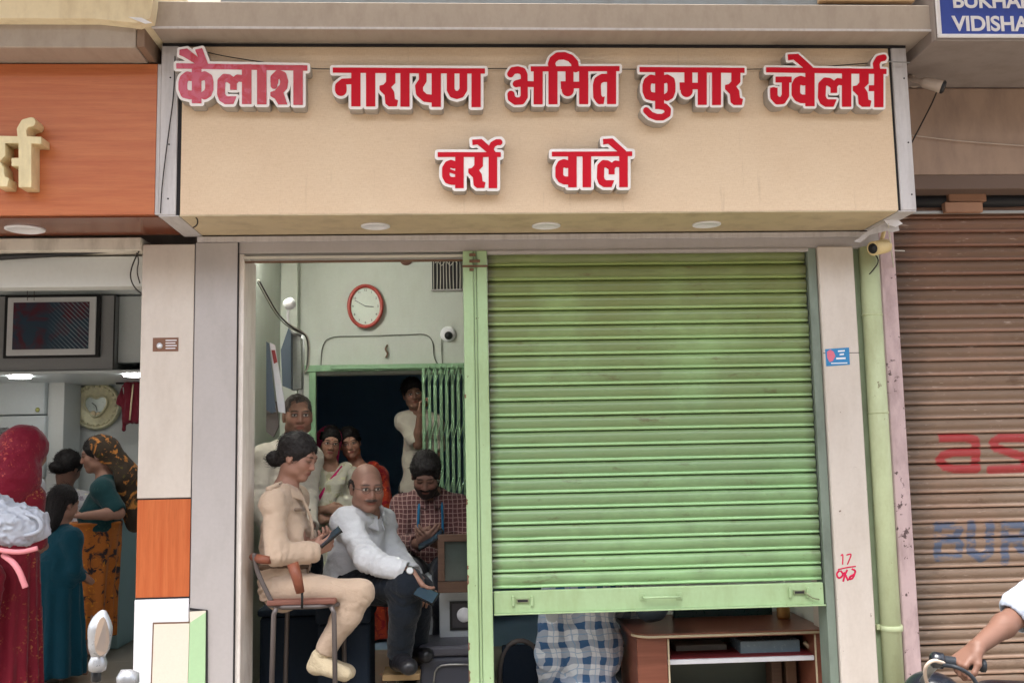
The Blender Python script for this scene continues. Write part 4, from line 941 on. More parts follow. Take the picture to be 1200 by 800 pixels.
def strands(b, I, ho, m, n, ln, seed):
    rng = np.random.RandomState(int(seed*10)); me = ho.data; N = len(me.vertices); co = np.zeros(N*3, np.float32); me.vertices.foreach_get('co', co); co = co.reshape(-1, 3)
    nm = np.zeros(N*3, np.float32); me.vertices.foreach_get('normal', nm); nm = nm.reshape(-1, 3); ids = rng.choice(N, n); back = I['R'][:, 1]; up = I['R'][:, 2]; vs = []; fs = []
    for i in ids:
        p = co[i]; nn = nm[i]; fl = back*.9-up*.55+rng.randn(3)*.35; fl = unit(fl-nn*np.dot(fl, nn)); L = ln*(.5+rng.rand()); s_ = unit(np.cross(fl, nn))*.0011; k = len(vs)
        q0 = p-nn*.001; q1 = p+fl*L*.5+nn*.0035*(.4+rng.rand()); q2 = p+fl*L+nn*.003*rng.rand()
        vs += [q0-s_, q0+s_, q1-s_*.8, q1+s_*.8, q2, q1+nn*.0012]; fs += [(k, k+1, k+3, k+2), (k+2, k+3, k+4), (k, k+2, k+5), (k+1, k+5, k+3), (k+2, k+4, k+5), (k+3, k+5, k+4)]
    o = meshobj('loose_hair', vs, fs, m, None); o.parent = b; o['kind'] = 'stuff'
def shirt(b, I, m, sleeve=1.0, h=.0075, name='shirt', off=.014, hem=.10, foldamp=.007, neck=.062, seed=0.0, loose=0.0, sleeves='LR', k=.05, vneck=False):
    J, s = I['J'], I['s']; keys = ['shL', 'shR', 'elL', 'elR', 'wrL', 'wrR', 'hipL', 'hipR']; pts = [J[q] for q in keys if q in J]
    lo = np.min(pts, 0)-.22; hi = np.max(pts, 0)+.22; f = Field(lo, hi, h)
    torso_prims(f, J, s, off+loose, I['fem'], k, belly=I['belly'])
    f.cone(I['hp']+I['up']*.03, I['hp']-I['up']*hem, .125*s+off, .13*s+off, .05, flat=(I['fw'], 1.25))
    f.half(I['hp']-I['up']*hem, -I['up'])
    for q in sleeves:
        if 'el'+q not in J: continue
        a, e, w = J['sh'+q], J['el'+q], J['wr'+q]; lo_ = .010+loose*.6
        if sleeve <= .5:
            c = a+(e-a)*sleeve*2; f.cone(a, c, .055*s+lo_, .050*s+lo_+.006, .03)
        else:
            c = e+(w-e)*min(1, (sleeve-.5)*2); f.cone(a, e, (.050 if I['fem'] else .055)*s+lo_, (.041 if I['fem'] else .046)*s+lo_, .026); f.cone(e, c, (.041 if I['fem'] else .046)*s+lo_, .034*s+lo_+.002, .02)
    if foldamp: f.folds(foldamp, (9, 9, 13), None, seed+3, .6)
    if foldamp: f.folds(foldamp*.35, (30, 30, 34), None, seed+9, .4)
    if foldamp:
        for q in sleeves:
            if 'el'+q not in J: continue
            A_, E_, W_ = J['sh'+q], J['el'+q], J['wr'+q]; f.rings(A_, E_, .10, foldamp*.7, .045, seed, (.3, 1))
            if sleeve > .5: f.rings(E_, W_, .09, foldamp*.6, .032, seed+1, (1, .8))
        f.rings(I['hp']-I['up']*.03, I['hp']+I['up']*.30, .24, foldamp*1.1, .042, seed+2, (1, .25))
    for q in sleeves:      # open cuff: cut square
        if 'el'+q not in J: continue
        a, e, w = J['sh'+q], J['el'+q], J['wr'+q]
        c, dr = (a+(e-a)*sleeve*2, unit(e-a)) if sleeve <= .5 else (e+(w-e)*min(1, (sleeve-.5)*2), unit(w-e))
        f.cone(c+dr*.058, c+dr*.10, .055*s, .06*s, .004, 'sub'); f.ell(c+dr*.036, (.032*s, .032*s, .032*s), None, .004, 'sub')
    nk = I['sh']+I['up']*.045*s
    f.cone(nk+I['up']*.02, I['C'], neck*s, .075*s, .008, 'sub')
    f.ell(I['sh']+I['up']*.075*s+I['fw']*.045*s, (.055*s, .05*s, (.075 if vneck else .045)*s), I['TR'], .01, 'sub')
    V, F = f.mesh(); return field_obj(name, V, F, m, b)
def collar(b, I, m, r=.066, hgt=.032, open_=.5):
    """folded shirt collar: a band that falls outwards, open at the throat"""
    s = I['s']; c = I['sh']+I['up']*.066*s+I['fw']*.008; vs = []; n = 26; rows = [(r*.90, -.02), (r*.92, .016), (r*1.0, .022), (r*1.22, -.012), (r*1.42, -.040), (r*1.38, -.046), (r*1.10, -.02)]
    rt, fw, up = I['rt'], I['fw'], I['up']
    for i in range(n+1):
        a = math.radians(90+open_*28+(360-2*open_*28)*i/n); dv = rt*math.cos(a)+fw*math.sin(a)
        drop = .030*max(0, math.sin(a))**2
        for q, z in rows: vs.append(c+dv*q*s*(1+.10*max(0, math.sin(a)))+up*(z-drop)*s)
    k = len(rows); fs = [(i*k+j, i*k+(j+1) % k, (i+1)*k+(j+1) % k, (i+1)*k+j) for i in range(n) for j in range(k)]; fs += [tuple(range(k)), tuple(range(n*k+k-1, n*k-1, -1))]
    o = meshobj('collar', vs, fs, m, None, True); o.parent = b; return o
def trousers(b, I, m, h=.008, off=.014, foldamp=.007, seed=0.0, upto=1.0, wide=0.0, name='trousers', top=.12, k=.04, leg=1.0):
    J, s = I['J'], I['s']; pts = [J[q] for q in ('hipL', 'hipR', 'knL', 'knR', 'anL', 'anR') if q in J]; lo = np.min(pts, 0)-.2; hi = np.max(pts, 0)+.24
    f = Field(lo, hi, h); hp, up = I['hp'], I['up']
    f.ell(hp+up*.02*s, [.152*s*leg+off, .112*s*leg+off, .13*s*leg+off], I['TR'], k); f.cone(hp, hp+up*top*s, .13*s+off, .12*s+off, k, flat=(I['fw'], 1.25)); f.half(hp+up*top*s, up)
    for q in 'LR':
        kk, an = J['kn'+q], J['an'+q]; f.cone(J['hip'+q], kk, .086*s*leg+off, .058*s*leg+off+wide, k*.6); e = kk+(an-kk)*upto
        f.cone(kk, kk+(an-kk)*.35, .058*s+off+wide, .058*s+off+wide, .03); f.cone(kk+(an-kk)*.35, e, .058*s+off+wide, .042*s+off+wide, .03)
    if foldamp: f.folds(foldamp, (9, 9, 11), None, seed+5, .6); f.folds(foldamp*.35, (28, 28, 30), None, seed+11, .4)
    if foldamp:
        for q in 'LR': f.rings(J['hip'+q], J['kn'+q], .14, foldamp*.55, .05, seed, (1, .7)); f.rings(J['kn'+q], J['an'+q], .11, foldamp*.5, .04, seed+1, (.9, .8))
    for q in 'LR':
        kk, an = J['kn'+q], J['an'+q]; dr = unit(an-kk); e = kk+(an-kk)*upto; f.cone(e+dr*.075, e+dr*.13, .075*s+wide, .08*s+wide, .004, 'sub')
    V, F = f.mesh(); return field_obj(name, V, F, m, b)
def shoe(b, I, q, m, h=.006, name='shoe', fat=1.0):
    J, s = I['J'], I['s']; an, t = J['an'+q], J['toe'+q]; f = Field(np.minimum(an, t)-.12, np.maximum(an, t)+.12, h); d = unit(t-an)
    heel = an+V3(0, 0, -.045)-d*.02
    f.cone(an+V3(0, 0, .01), heel, .040*s*fat, .038*s*fat, .03); f.cone(heel, t-d*.02, .040*s*fat, .040*s*fat, .03, flat=(V3(0, 0, 1), 1.2)); f.cone(an-V3(0, 0, .01), t, .034*s*fat, .026*s*fat, .03)
    f.folds(.002, (30, 30, 30), None, 2.0)
    V, F = f.mesh(); return field_obj(name, V, F, m, b)
def drape(b, name, m, lo, hi, h, build, fold=(.008, (10, 10, 4), None, 1.0, .6)):
    f = Field(np.array(lo, float), np.array(hi, float), h); build(f)
    if fold: f.folds(*fold)
    V, F = f.mesh(); return field_obj(name, V, F, m, b)
def skirt_fn(c0, z0, z1, r0, r1, ey=.75, folds=14, amp=.02, lean=(0, 0)):
    def fn(X, Y, Z):
        t = np.clip((z0-Z)/(z0-z1), 0, 1); x = X-c0[0]-lean[0]*t; y = (Y-c0[1]-lean[1]*t)/ey; th = np.arctan2(y, x)
        r = r0+(r1-r0)*t**.8+amp*t**.7*(np.sin(th*folds+np.sin(th*3)*1.2)+.5*np.sin(th*folds*.5+2))
        return np.maximum((np.sqrt(x*x+y*y)-r)*.75, np.maximum(Z-z0, z1-Z))
    return fn
# ------------------------------------------------------------ the people
SK1, SK2, SK3, SK4 = (.50, .28, .20), (.32, .172, .122), (.24, .13, .095), (.50, .28, .20)
C_khaki = cloth_mat('khaki_uniform_cloth', (184, 162, 142), var=.05, rough=.8)
C_white = cloth_mat('white_shirt_cloth', (190, 192, 196), var=.05)
C_cream = cloth_mat('cream_shirt_cloth', (206, 198, 184), var=.06)
C_navy = cloth_mat('navy_trouser_cloth', (14, 22, 32), var=.1)
C_black = cloth_mat('black_trouser_cloth', (24, 28, 38), var=.1)
C_sock = cloth_mat('cream_sock_cloth', (200, 184, 154), bump=.5)
C_plaid = cloth_mat('blue_white_plaid_cloth', (222, 226, 232), (62, 98, 140), 'plaid')
C_check = cloth_mat('maroon_check_cloth', (96, 62, 62), (168, 138, 130), 'check')
C_sari = cloth_mat('cream_sari_cloth', (226, 222, 206), (202, 198, 164), 'floral', var=.1)
C_orangeb = cloth_mat('orange_blouse_cloth', (196, 70, 44), (150, 30, 40), 'floral')
C_pinkb = cloth_mat('magenta_border_cloth', (206, 40, 110))
C_redsari = cloth_mat('crimson_sari_cloth', (112, 12, 34), (196, 140, 80), 'zari', rough=.6)
C_redveil = cloth_mat('crimson_veil_cloth', (120, 12, 40), (220, 110, 90), 'zari', rough=.55)
C_teal = cloth_mat('teal_dress_cloth', (8, 66, 82))
C_dteal = cloth_mat('dark_teal_blouse_cloth', (22, 62, 66), (60, 90, 80), 'zari')
C_orsari = cloth_mat('orange_floral_sari_cloth', (178, 104, 44), (50, 42, 44), 'floral')
C_veil2 = cloth_mat('orange_black_veil_cloth', (60, 50, 40), (196, 128, 62), 'floral')
C_pattern = cloth_mat('white_patterned_cloth', (206, 204, 206), (150, 140, 150), 'floral')
M_leather = mat('tan_leather', (124, 70, 50), 0.5, var=.15, vs=20, bump=.2)
M_shoe = mat('black_shoe_leather', (30, 30, 34), 0.35)
M_glass = mat('spectacle_metal', (60, 56, 54), 0.3, metal=.6)
M_phone = mat('phone_black', (18, 20, 26), 0.15, 0.6)
M_scr = mat('phone_screen_glass', (40, 60, 74), 0.1, 0.6)
F0 = lambda *a: np.array(P(*a))
def phone(label, c, d, n, L=.15, Wd=.072, m=None):
    """c centre, d long axis, n screen normal"""
    d = unit(d); n = unit(np.array(n)-d*np.dot(n, d)); s = np.cross(d, n); bm = bmesh.new(); bmesh.ops.create_cube(bm, size=1)
    for v in bm.verts: v.co = Vector(d*v.co.x*L+s*v.co.y*Wd+n*v.co.z*.009)
    bmesh.ops.bevel(bm, geom=bm.edges[:], offset=.0025, segments=2, affect='EDGES'); me = bpy.data.meshes.new('mobile_phone'); bm.to_mesh(me); bm.free(); me.materials.append(m or M_phone)
    o = bpy.data.objects.new('mobile_phone', me); link(o); o.location = Vector(c); tag(o, label, 'phone')
    q = [(-.47, -.45), (.47, -.45), (.47, .45), (-.47, .45)]; sc = meshobj('screen', [d*a*L+s*b2*Wd+n*.0050 for a, b2 in q], [(0, 1, 2, 3)], M_scr, None); sc.parent = o; return o
def glasses(b, I, m=M_glass):
    W = lambda *p: Vector(I['C']+I['R']@(np.array(p)*I['S']))
    for q in (-1, 1):
        g = tube('spectacles', [W(q*.032+.019*math.cos(a), -.100+.004*abs(math.cos(a)), .001+.0145*math.sin(a)) for a in np.linspace(0, 2*math.pi, 17)[:-1]], .0011, m, None, 5, closed=True); g.parent = b
        g = tube('spectacles', [W(q*.051, -.096, .004), W(q*.074, -.05, .006), W(q*.082, .005, .004)], .0012, m, None, 5); g.parent = b
    g = tube('spectacles', [W(-.013, -.101, .003), W(0, -.104, .005), W(.013, -.101, .003)], .0012, m, None, 5); g.parent = b
def up_(v, dz): return v+V3(0, 0, dz)
# --- policewoman on the chair
shR = F0(320, 590, .10); hipR = F0(328, 688, .13)
J = dict(head=F0(350, 536, .25), shR=shR, shL=shR+V3(.055, .31, .015), elR=F0(325, 650, .02), wrR=F0(367, 646, .10), elL=F0(342, 652, .42), wrL=F0(360, 636, .24),
         hipR=hipR, hipL=hipR+V3(.01, .18, 0), knR=F0(423, 694, .10), knL=F0(416, 702, .28), anR=F0(374, 771, .12), anL=F0(378, 770, .27), toeR=F0(405, 791, .06), toeL=F0(410, 788, .24))
b, I = person('woman in khaki police uniform sitting in profile on the metal chair looking at her phone', J, (.31, .165, .118), s=.93, hs=.97, h=.008, hf=.0034, hh=.003, fem=True, fwd=(.90, -.33, -.34), up=(.2, 0, 1),
    head=dict(down=1, lips=(.30, .09, .07)), hands=dict(R=dict(d=(.75, .25, .35), n=(.1, .8, .5), ts=1, curl=.75, thumb=.6), L=dict(d=(.7, -.35, .15), n=(.2, -.1, .9), ts=-1, curl=.8, thumb=.4)))
hair(b, I, 'bun', h=.0035)
sh1 = shirt(b, I, C_khaki, 1.0, h=.006, name='uniform_shirt', hem=.06, foldamp=.0095, off=.007, seed=1.3)
collar(b, I, C_khaki, r=.064, open_=.5)
trousers(b, I, C_khaki, h=.0065, off=.005, foldamp=.0065, seed=2.0, upto=.86, top=.10, leg=.90)
for q, dz in (('R', 0), ('L', 0)):
    w_, e_ = J['wr'+q], J['el'+q]; u_ = unit(w_-e_); o = lathe('cuff', [(.036, -.052), (.0425, -.050), (.041, .004), (.034, .006)], w_-u_*.010, u_, C_khaki, None, 20); o.parent = b
def pocket(b, c, d, u, n, w, h, m):
    d, u, n = unit(d), unit(u), unit(n); v = [c+d*a*w/2+u*e*h/2+n*(.006 if k else -.01) for k in (0, 1) for a, e in ((-1, -1), (1, -1), (1, 1), (-1, 1))]
    o = meshobj('pocket', v, [(0, 1, 2, 3), (7, 6, 5, 4), (0, 4, 5, 1), (1, 5, 6, 2), (2, 6, 7, 3), (3, 7, 4, 0)], m); o.parent = b; return o
ep = tube('shoulder_strap', [J['shR']+V3(-.02, -.01, .066), J['shR']+V3(.0, .05, .078), J['shR']+V3(.02, .11, .092)], [.016, .016, .010], C_khaki, None, 8); ep.parent = b
C_seam = cloth_mat('khaki_seam_cloth', (128, 110, 94)); M_btn = mat('dark_button', (60, 50, 44), .4)
pc = J['shR']*.45+J['elR']*.0+I['hp']*.0+J['shL']*.55+I['fw']*.118-V3(0, 0, .12)
ft = [I['sh']+I['fw']*x_+I['rt']*.0+I['up']*z_ for x_, z_ in ((.075, .02), (.118, -.05), (.142, -.14), (.128, -.24), (.118, -.34), (.122, -.44))]
o = tube('shirt_placket', ft, .0085, C_khaki, None, 6, 2); o.parent = b
o = tube('armhole_seam', [J['shR']+I['fw']*.055*math.cos(t_a)-V3(0, -.045, 0)+V3(0, -.03*abs(math.sin(t_a)), .062*math.sin(t_a)) for t_a in np.linspace(-.6, 3.6, 12)], .0022, C_seam, None, 5); o.parent = b
for k_ in range(4): o = lathe('button', [(.0055, -.001), (.0055, .003), (.001, .004)], ft[1+k_]+I['fw']*.008-I['rt']*-.004, I['fw'], M_btn, None, 8); o.parent = b
o = None if True else tube('trouser_seam', [J['hipR']+V3(-.02, -.088, .03), J['hipR']*.6+J['knR']*.4+V3(0, -.078, .0), J['knR']+V3(-.0, -.062, -.0), J['knR']*.6+J['anR']*.4+V3(0, -.056, 0), J['knR']*.2+J['anR']*.8+V3(.0, -.048, 0)], .0022, C_seam, None, 5, 2)
o = tube('pocket_flap', [ft[1]+I['rt']*.05+I['fw']*-.004, ft[1]+I['rt']*.075+I['fw']*-.012-V3(0, 0, .0), ft[1]+I['rt']*.105+I['fw']*-.03], .008, C_seam, None, 6); o.parent = b
o = lathe('shoulder_star', [(.012, 0), (.010, .004), (.001, .006)], J['shR']+V3(.01, .07, .088), (0, 0, 1), M_btn, None, 6); o.parent = b
# belt, holster, pistol grip
hp = I['hp']; ring = []
for a in np.linspace(0, 2*math.pi, 33)[:-1]: ring.append(Vector(hp+I['up']*.085+I['rt']*math.cos(a)*.132+I['fw']*math.sin(a)*.110))
o = tube('belt', ring, .016, mat('dark_khaki_belt_web', (96, 76, 60), .7), None, 8, closed=True); o.parent = b
o = tube('holster', [PV(343, 660, -.075), PV(348, 676, -.085), PV(352, 694, -.08)], [.026, .024, .019], M_leather, None, 12); o.parent = b
o = tube('belt_pouch', [PV(296, 652, .06), PV(306, 655, .0), PV(316, 656, -.03)], [.017, .021, .018], M_leather, None, 12); o.parent = b
o = tube('holster_strap', [PV(354, 692, -.08), PV(354, 703, -.075), PV(354, 712, -.06)], .006, M_black, None, 6); o.parent = b
for q in 'RL': shoe(b, I, q, C_sock, .0055, 'sock', .95)
for q in 'RL':
    an, kk = J['an'+q], J['kn'+q]; o = tube('sock', [an+unit(kk-an)*.085, an+unit(kk-an)*.03, an], [.040, .038, .038], C_sock, None, 16); o.parent = b
phone('black phone held in both hands of the policewoman', F0(387, 629, .11), (.72, .1, .55), (-.5, -.35, .6), .115, .062)
# --- standing man behind her
J = dict(head=F0(349, 487, .95), shR=F0(311, 534, .98), shL=F0(364, 536, 1.16), elR=F0(302, 592, .90), wrR=F0(325, 640, .85), elL=F0(360, 586, 1.02), wrL=F0(364, 620, .80),
         hipR=F0(327, 660, 1.0), hipL=F0(357, 660, 1.0), knR=F0(327, 720, .95), knL=F0(360, 720, .95), anR=up_(F0(327, 760, 1.0)*[1, 1, 0], .38), anL=up_(F0(360, 760, 1.0)*[1, 1, 0], .38))
for q in 'RL': J['toe'+q] = J['an'+q]+V3(.03, -.16, -.05)
b, I = person('balding man in cream shirt standing behind the policewoman by the wall', J, SK2, h=.010, hf=.0038, hh=.004, fwd=(.30, -.94, -.06), head=dict(jaw=1.08, hair=(.03, .025, .02), mcol=(.10, .07, .05), scalp=.35),
    hands=dict(L=dict(d=(-.2, -.3, -.9), n=(-.8, -.4, .2), ts=-1, curl=.6)))
hair(b, I, 'cropped', M_hairg, seed=3); shirt(b, I, C_cream, .93, h=.008, seed=4, hem=.16); collar(b, I, C_cream); trousers(b, I, C_navy, h=.010, seed=5)
for q in 'RL': shoe(b, I, q, M_shoe, .009)
# --- seated bald man in a white shirt
J = dict(head=F0(430, 571, .40), shR=F0(406, 612, .36), shL=F0(447, 612, .62), elR=F0(431, 656, .20), wrR=F0(482, 672, .16), elL=F0(462, 652, .55), wrL=F0(488, 676, .40),
         hipR=F0(402, 690, .46), hipL=F0(418, 688, .62), knR=F0(477, 684, .18), knL=F0(489, 690, .44), anR=F0(468, 766, .28), anL=F0(487, 760, .50), toeR=F0(480, 782, .08), toeL=F0(500, 768, .36))
b, I = person('bald man with glasses and moustache in a pale shirt seated leaning on his knees', J, (.25, .135, .098), h=.009, hf=.0036, hh=.003, fwd=(.36, -.92, -.14), up=(.05, -.1, 1), belly=.02, head=dict(moustache=1, jaw=1.15, hair=(.04, .03, .03), mcol=(.05, .04, .035), scalp=.12),
    hands=dict(R=dict(d=(.55, -.25, -.75), n=(.5, .3, .1), ts=-1, curl=.55, thumb=.5), L=dict(d=(.4, -.4, -.7), n=(-.4, .5, 0), ts=1, curl=.6)))
hair(b, I, 'fringe', M_hair, seed=6); glasses(b, I)
shirt(b, I, C_white, .88, h=.0065, seed=7, hem=.10, foldamp=.010, loose=.006); collar(b, I, C_white, r=.07); trousers(b, I, C_navy, h=.007, seed=8, foldamp=.008)
for q in 'RL': shoe(b, I, q, M_shoe, .006)
w = J['wrR']; d = unit(J['wrR']-J['elR']); c = w-d*.015
o = lathe('wristwatch', [(.031, -.010), (.034, -.008), (.034, .008), (.031, .010)], c, d, M_steel, None, 20); o.parent = b
o = lathe('watch_face', [(.018, 0), (.018, .008), (.015, .010)], c+V3(.008, -.030, .012), (.2, -.9, .4), M_steel, None, 18); o.parent = b
phone('dark phone hanging from the hand of the seated bald man', F0(499, 696, .10), (.75, -.2, -.35), (.1, -.6, .6), .105, .07)
# --- bearded man looking down
J = dict(head=F0(499, 556, 1.05), shR=F0(473, 592, 1.18), shL=F0(537, 594, 1.18), elR=F0(466, 640, 1.05), wrR=F0(491, 636, .84), elL=F0(549, 640, 1.05), wrL=F0(512, 636, .84),
         hipR=F0(487, 672, 1.20), hipL=F0(520, 672, 1.20), knR=F0(474, 668, .76), knL=F0(524, 668, .76), anR=up_(F0(478, 760, .80)*[1, 1, 0], .38), anL=up_(F0(520, 760, .80)*[1, 1, 0], .38))
for q in 'RL': J['toe'+q] = J['an'+q]+V3(0, -.16, -.05)
b, I = person('bearded man in a maroon check shirt seated at the back looking down at his phone', J, SK3, h=.009, hf=.0038, hh=.0034, fwd=(-.02, -.84, -.54), up=(0, -.45, 1), head=dict(beard=1, down=1),
    hands=dict(R=dict(d=(.6, -.3, .3), n=(.2, .6, .6), ts=1, curl=.6), L=dict(d=(-.6, -.3, .3), n=(-.2, .6, .6), ts=-1, curl=.6)))
hair(b, I, 'boy', seed=9); shirt(b, I, C_check, .9, h=.0075, seed=10, hem=.10, loose=.006); collar(b, I, C_check); trousers(b, I, C_black, h=.009, seed=11)
for q in 'RL': shoe(b, I, q, M_shoe, .008)
M_scarf = cloth_mat('blue_scarf_cloth', (40, 110, 150)); sc = [I['sh']+I['rt']*.07+I['fw']*.125-V3(0, 0, .13), I['sh']+I['rt']*.068+I['fw']*.115-V3(0, 0, .02), I['sh']+I['rt']*.06+I['fw']*.03+V3(0, 0, .065), I['sh']-I['fw']*.06+V3(0, 0, .075), I['sh']-I['rt']*.06+I['fw']*.03+V3(0, 0, .065), I['sh']-I['rt']*.068+I['fw']*.115-V3(0, 0, .02), I['sh']-I['rt']*.07+I['fw']*.135-V3(0, 0, .17)]
o = tube('neck_strap', sc, .0075, M_scarf, None, 8, 2); o.parent = b
phone('phone in the hands of the bearded man', F0(505, 632, .78), (.5, -.1, .3), (0, -.4, .9), .15, .075, M_phone)
# --- two women in the inner doorway
def sari_woman(label, hx, hy, Y, hs, fwd, up, skin, blouse, sari, border, veil, seed, lean=0.0):
    C = F0(hx, hy, Y); x, z = C[0], C[2]
    J = dict(head=C, shR=V3(x-.135+lean, Y+.04, z-.225), shL=V3(x+.145+lean, Y+.06, z-.225), elR=V3(x-.20+lean, Y+.0, z-.47), elL=V3(x+.19+lean, Y-.0, z-.47), wrR=V3(x-.0+lean, Y-.14, z-.43), wrL=V3(x-.02+lean, Y-.12, z-.50),
             hipR=V3(x-.08+lean, Y+.05, z-.70), hipL=V3(x+.08+lean, Y+.05, z-.70), knR=V3(x-.08, Y, .75), knL=V3(x+.08, Y, .75), anR=V3(x-.07, Y+.05, .38), anL=V3(x+.07, Y+.05, .38), toeR=V3(x-.07, Y-.1, .33), toeL=V3(x+.07, Y-.1, .33))
    b, I = person(label, J, skin, s=.92, hs=hs/.92, h=.011, hf=.0038, hh=.0042, fem=True, fwd=fwd, up=up, head=dict(bindi=1, lips=(.35, .06, .06)),
        hands=dict(R=dict(d=(.9, -.1, -.1), n=(0, 1, 0), ts=1, curl=.4), L=dict(d=(-.9, -.1, 0), n=(0, 1, 0), ts=-1, curl=.4)))
    hair(b, I, 'back', h=.0045, seed=seed); shirt(b, I, blouse, .42, h=.009, seed=seed, hem=.0, off=.010, foldamp=.004, name='blouse')
    c = I['hp']
    drape(b, 'sari_skirt', sari, (x-.4, Y-.3, .30), (x+.4, Y+.4, c[2]+.2), .011, lambda f: f.func((x-.4, Y-.3, .3), (x+.4, Y+.4, c[2]+.16), skirt_fn((c[0], c[1]), c[2]+.14, .32, .16, .24, .8, 16, .014)))
    def pal(f):
        s1 = J['shL']+V3(-.03, -.02, .06); 
        for t in np.linspace(0, 1, 7): f.chain([s1+V3(-.035*t, 0, 0), s1+V3(-.03-.08*t, -.10, -.10-.02*t), c+V3(-.02-.14*t, -.135, .22-.16*t)], [.018, .022, .022], .025)
        f.chain([s1, s1+V3(.01, .10, -.05), s1+V3(.02, .13, -.5)], [.03, .04, .05], .03)
    drape(b, 'sari_drape', sari, (x-.35, Y-.3, c[2]-.2), (x+.35, Y+.3, z), .008, pal, (.005, (8, 8, 30), None, seed, .6))
    if border is not None:
        s1 = J['shL']+V3(-.06, -.05, .065); o = tube('sari_border', [s1, s1+V3(-.10, -.10, -.13), c+V3(-.165, -.125, .13)], [.012, .014, .014], border, None, 8, 2); o.parent = b
    if veil is not None:
        o = local_field_obj('veil', b, I, veil, ((-.15, -.14, -.22), (.15, .19, .17)), .005, lambda f: (f.ell((0, .03, .03), (.094, .108, .100), None, .01), f.cone((0, .06, 0), (0, .09, -.2), .09, .11, .04), f.ell((0, -.115, -.03), (.082, .098, .135), None, .01, 'sub'), f.ell((0, .0, -.12), (.078, .09, .15), None, .01, 'sub')), (.003, (20, 20, 30), None, seed, .5))
    return b, I
SW = sari_woman('smiling woman with glasses and a magenta edged veil in the inner doorway', 386, 519, 2.10, .90, (.30, -.93, -.12), (.12, 0, 1), SK4, C_sari, C_sari, C_pinkb, C_pinkb, 3.1)
glasses(*SW)
sari_woman('woman in an orange blouse leaning her head towards the woman in the cream sari', 410, 519, 2.28, .88, (.12, -.95, -.12), (-.22, 0, 1), SK1, C_orangeb, C_orangeb, None, None, 5.7, .05)
# --- boy at the gate
J = dict(head=F0(484, 461, 2.12), shR=F0(474, 493, 2.16), shL=F0(508, 495, 2.2), elR=F0(490, 520, 2.05), wrR=F0(493, 482, 1.96), elL=F0(512, 530, 2.15), wrL=F0(505, 560, 2.05), hipR=F0(482, 575, 2.2), hipL=F0(506, 575, 2.2))
for q, dx in (('R', -.02), ('L', .02)): J['kn'+q] = J['hip'+q]*[1, 1, 0]+V3(dx, 0, .72); J['an'+q] = J['hip'+q]*[1, 1, 0]+V3(dx, .02, .38); J['toe'+q] = J['an'+q]+V3(0, -.14, -.05)
b, I = person('boy in a white shirt peering round the green collapsible gate', J, SK2, s=.84, h=.010, hf=.0036, hh=.0034, fwd=(.16, -.97, -.12), up=(-.18, 0, 1), head=dict(),
    hands=dict(R=dict(d=(.15, -.3, .85), n=(.6, -.4, .1), ts=1, curl=1.0)))
hair(b, I, 'boy', seed=12); shirt(b, I, C_cream, .40, h=.008, seed=13, hem=.1, loose=.004); trousers(b, I, C_navy, h=.010, seed=14)
# --- plaid shirt under the shutter
J = dict(head=F0(690, 598, .62), shL=F0(658, 652, .55), shR=F0(722, 652, .58), elL=F0(645, 768, .48), wrL=F0(650, 830, .75), elR=F0(744, 740, .72), wrR=F0(765, 723, .95), hipL=F0(672, 835, .48), hipR=F0(712, 835, .48))
for q, dx in (('L', -.10), ('R', .10)): J['kn'+q] = J['hip'+q]+V3(dx, .42, .03); J['an'+q] = J['kn'+q]+V3(0, .05, -.40); J['an'+q][2] = .38; J['toe'+q] = J['an'+q]+V3(0, .15, -.05)
b, I = person('man in a blue and white plaid shirt seated under the shutter, back to the street', J, SK3, h=.011, hf=.006, hh=.005, fwd=(0, .8, -.5), head=dict())
hair(b, I, 'short', seed=15, h=.006); shirt(b, I, C_plaid, .9, h=.0075, seed=16, hem=.14, loose=.028, foldamp=.012); trousers(b, I, C_navy, h=.011, seed=17)
# --- left shop: woman in crimson, back turned
def standing(C, ht, wd, fl, yaw, arms, s, dz=.225):
    """joints of a standing figure: C head centre, yaw 0 faces the camera; arms = list of (side, elbow offset, wrist offset) in body axes (right, forward, up) from the shoulder"""
    f = V3(math.sin(yaw), -math.cos(yaw), 0); r = np.cross(f, V3(0, 0, 1)); c = C-f*.02
    J = dict(head=C, shR=c+r*wd-V3(0, 0, dz), shL=c-r*wd-V3(0, 0, dz)); hz = fl+(C[2]-fl)*.55
    for q, g in (('R', 1), ('L', -1)):
        b0 = np.array([c[0], c[1], 0])+r*g*.085*s; J['hip'+q] = b0+V3(0, 0, hz); J['kn'+q] = b0+f*.02+V3(0, 0, fl+(hz-fl)*.5); J['an'+q] = b0+V3(0, 0, fl+.08); J['toe'+q] = J['an'+q]+f*.15-V3(0, 0, .05)
        e, w = arms[q]; J['el'+q] = J['sh'+q]+r*g*e[0]+f*e[1]+V3(0, 0, e[2]); J['wr'+q] = J['el'+q]+r*g*w[0]+f*w[1]+V3(0, 0, w[2])
    return J, f, r
C = F0(33, 530, .62); J, f, r = standing(C-V3(.085, 0, 0), 1.5, .145, .30, math.radians(160), dict(R=((-.02, .06, -.25), (-.12, .20, -.02)), L=((.03, .0, -.27), (-.05, .20, .02))), .95)
J['head'] = C; b, I = person('woman in a crimson sari with veiled head seen from behind at the left shop counter', J, SK2, s=.98, h=.010, hf=.006, hh=.004, fem=True, fwd=tuple(f+V3(0, 0, -.15)), head=dict(), hands=dict(L=dict(d=tuple(f), n=(0, 0, -1), ts=1, curl=.6)))
x, y, z = C
hair(b, I, 'back', h=.005, seed=18); shirt(b, I, C_redsari, .45, h=.008, seed=19, hem=-.03, foldamp=.004, name='blouse')
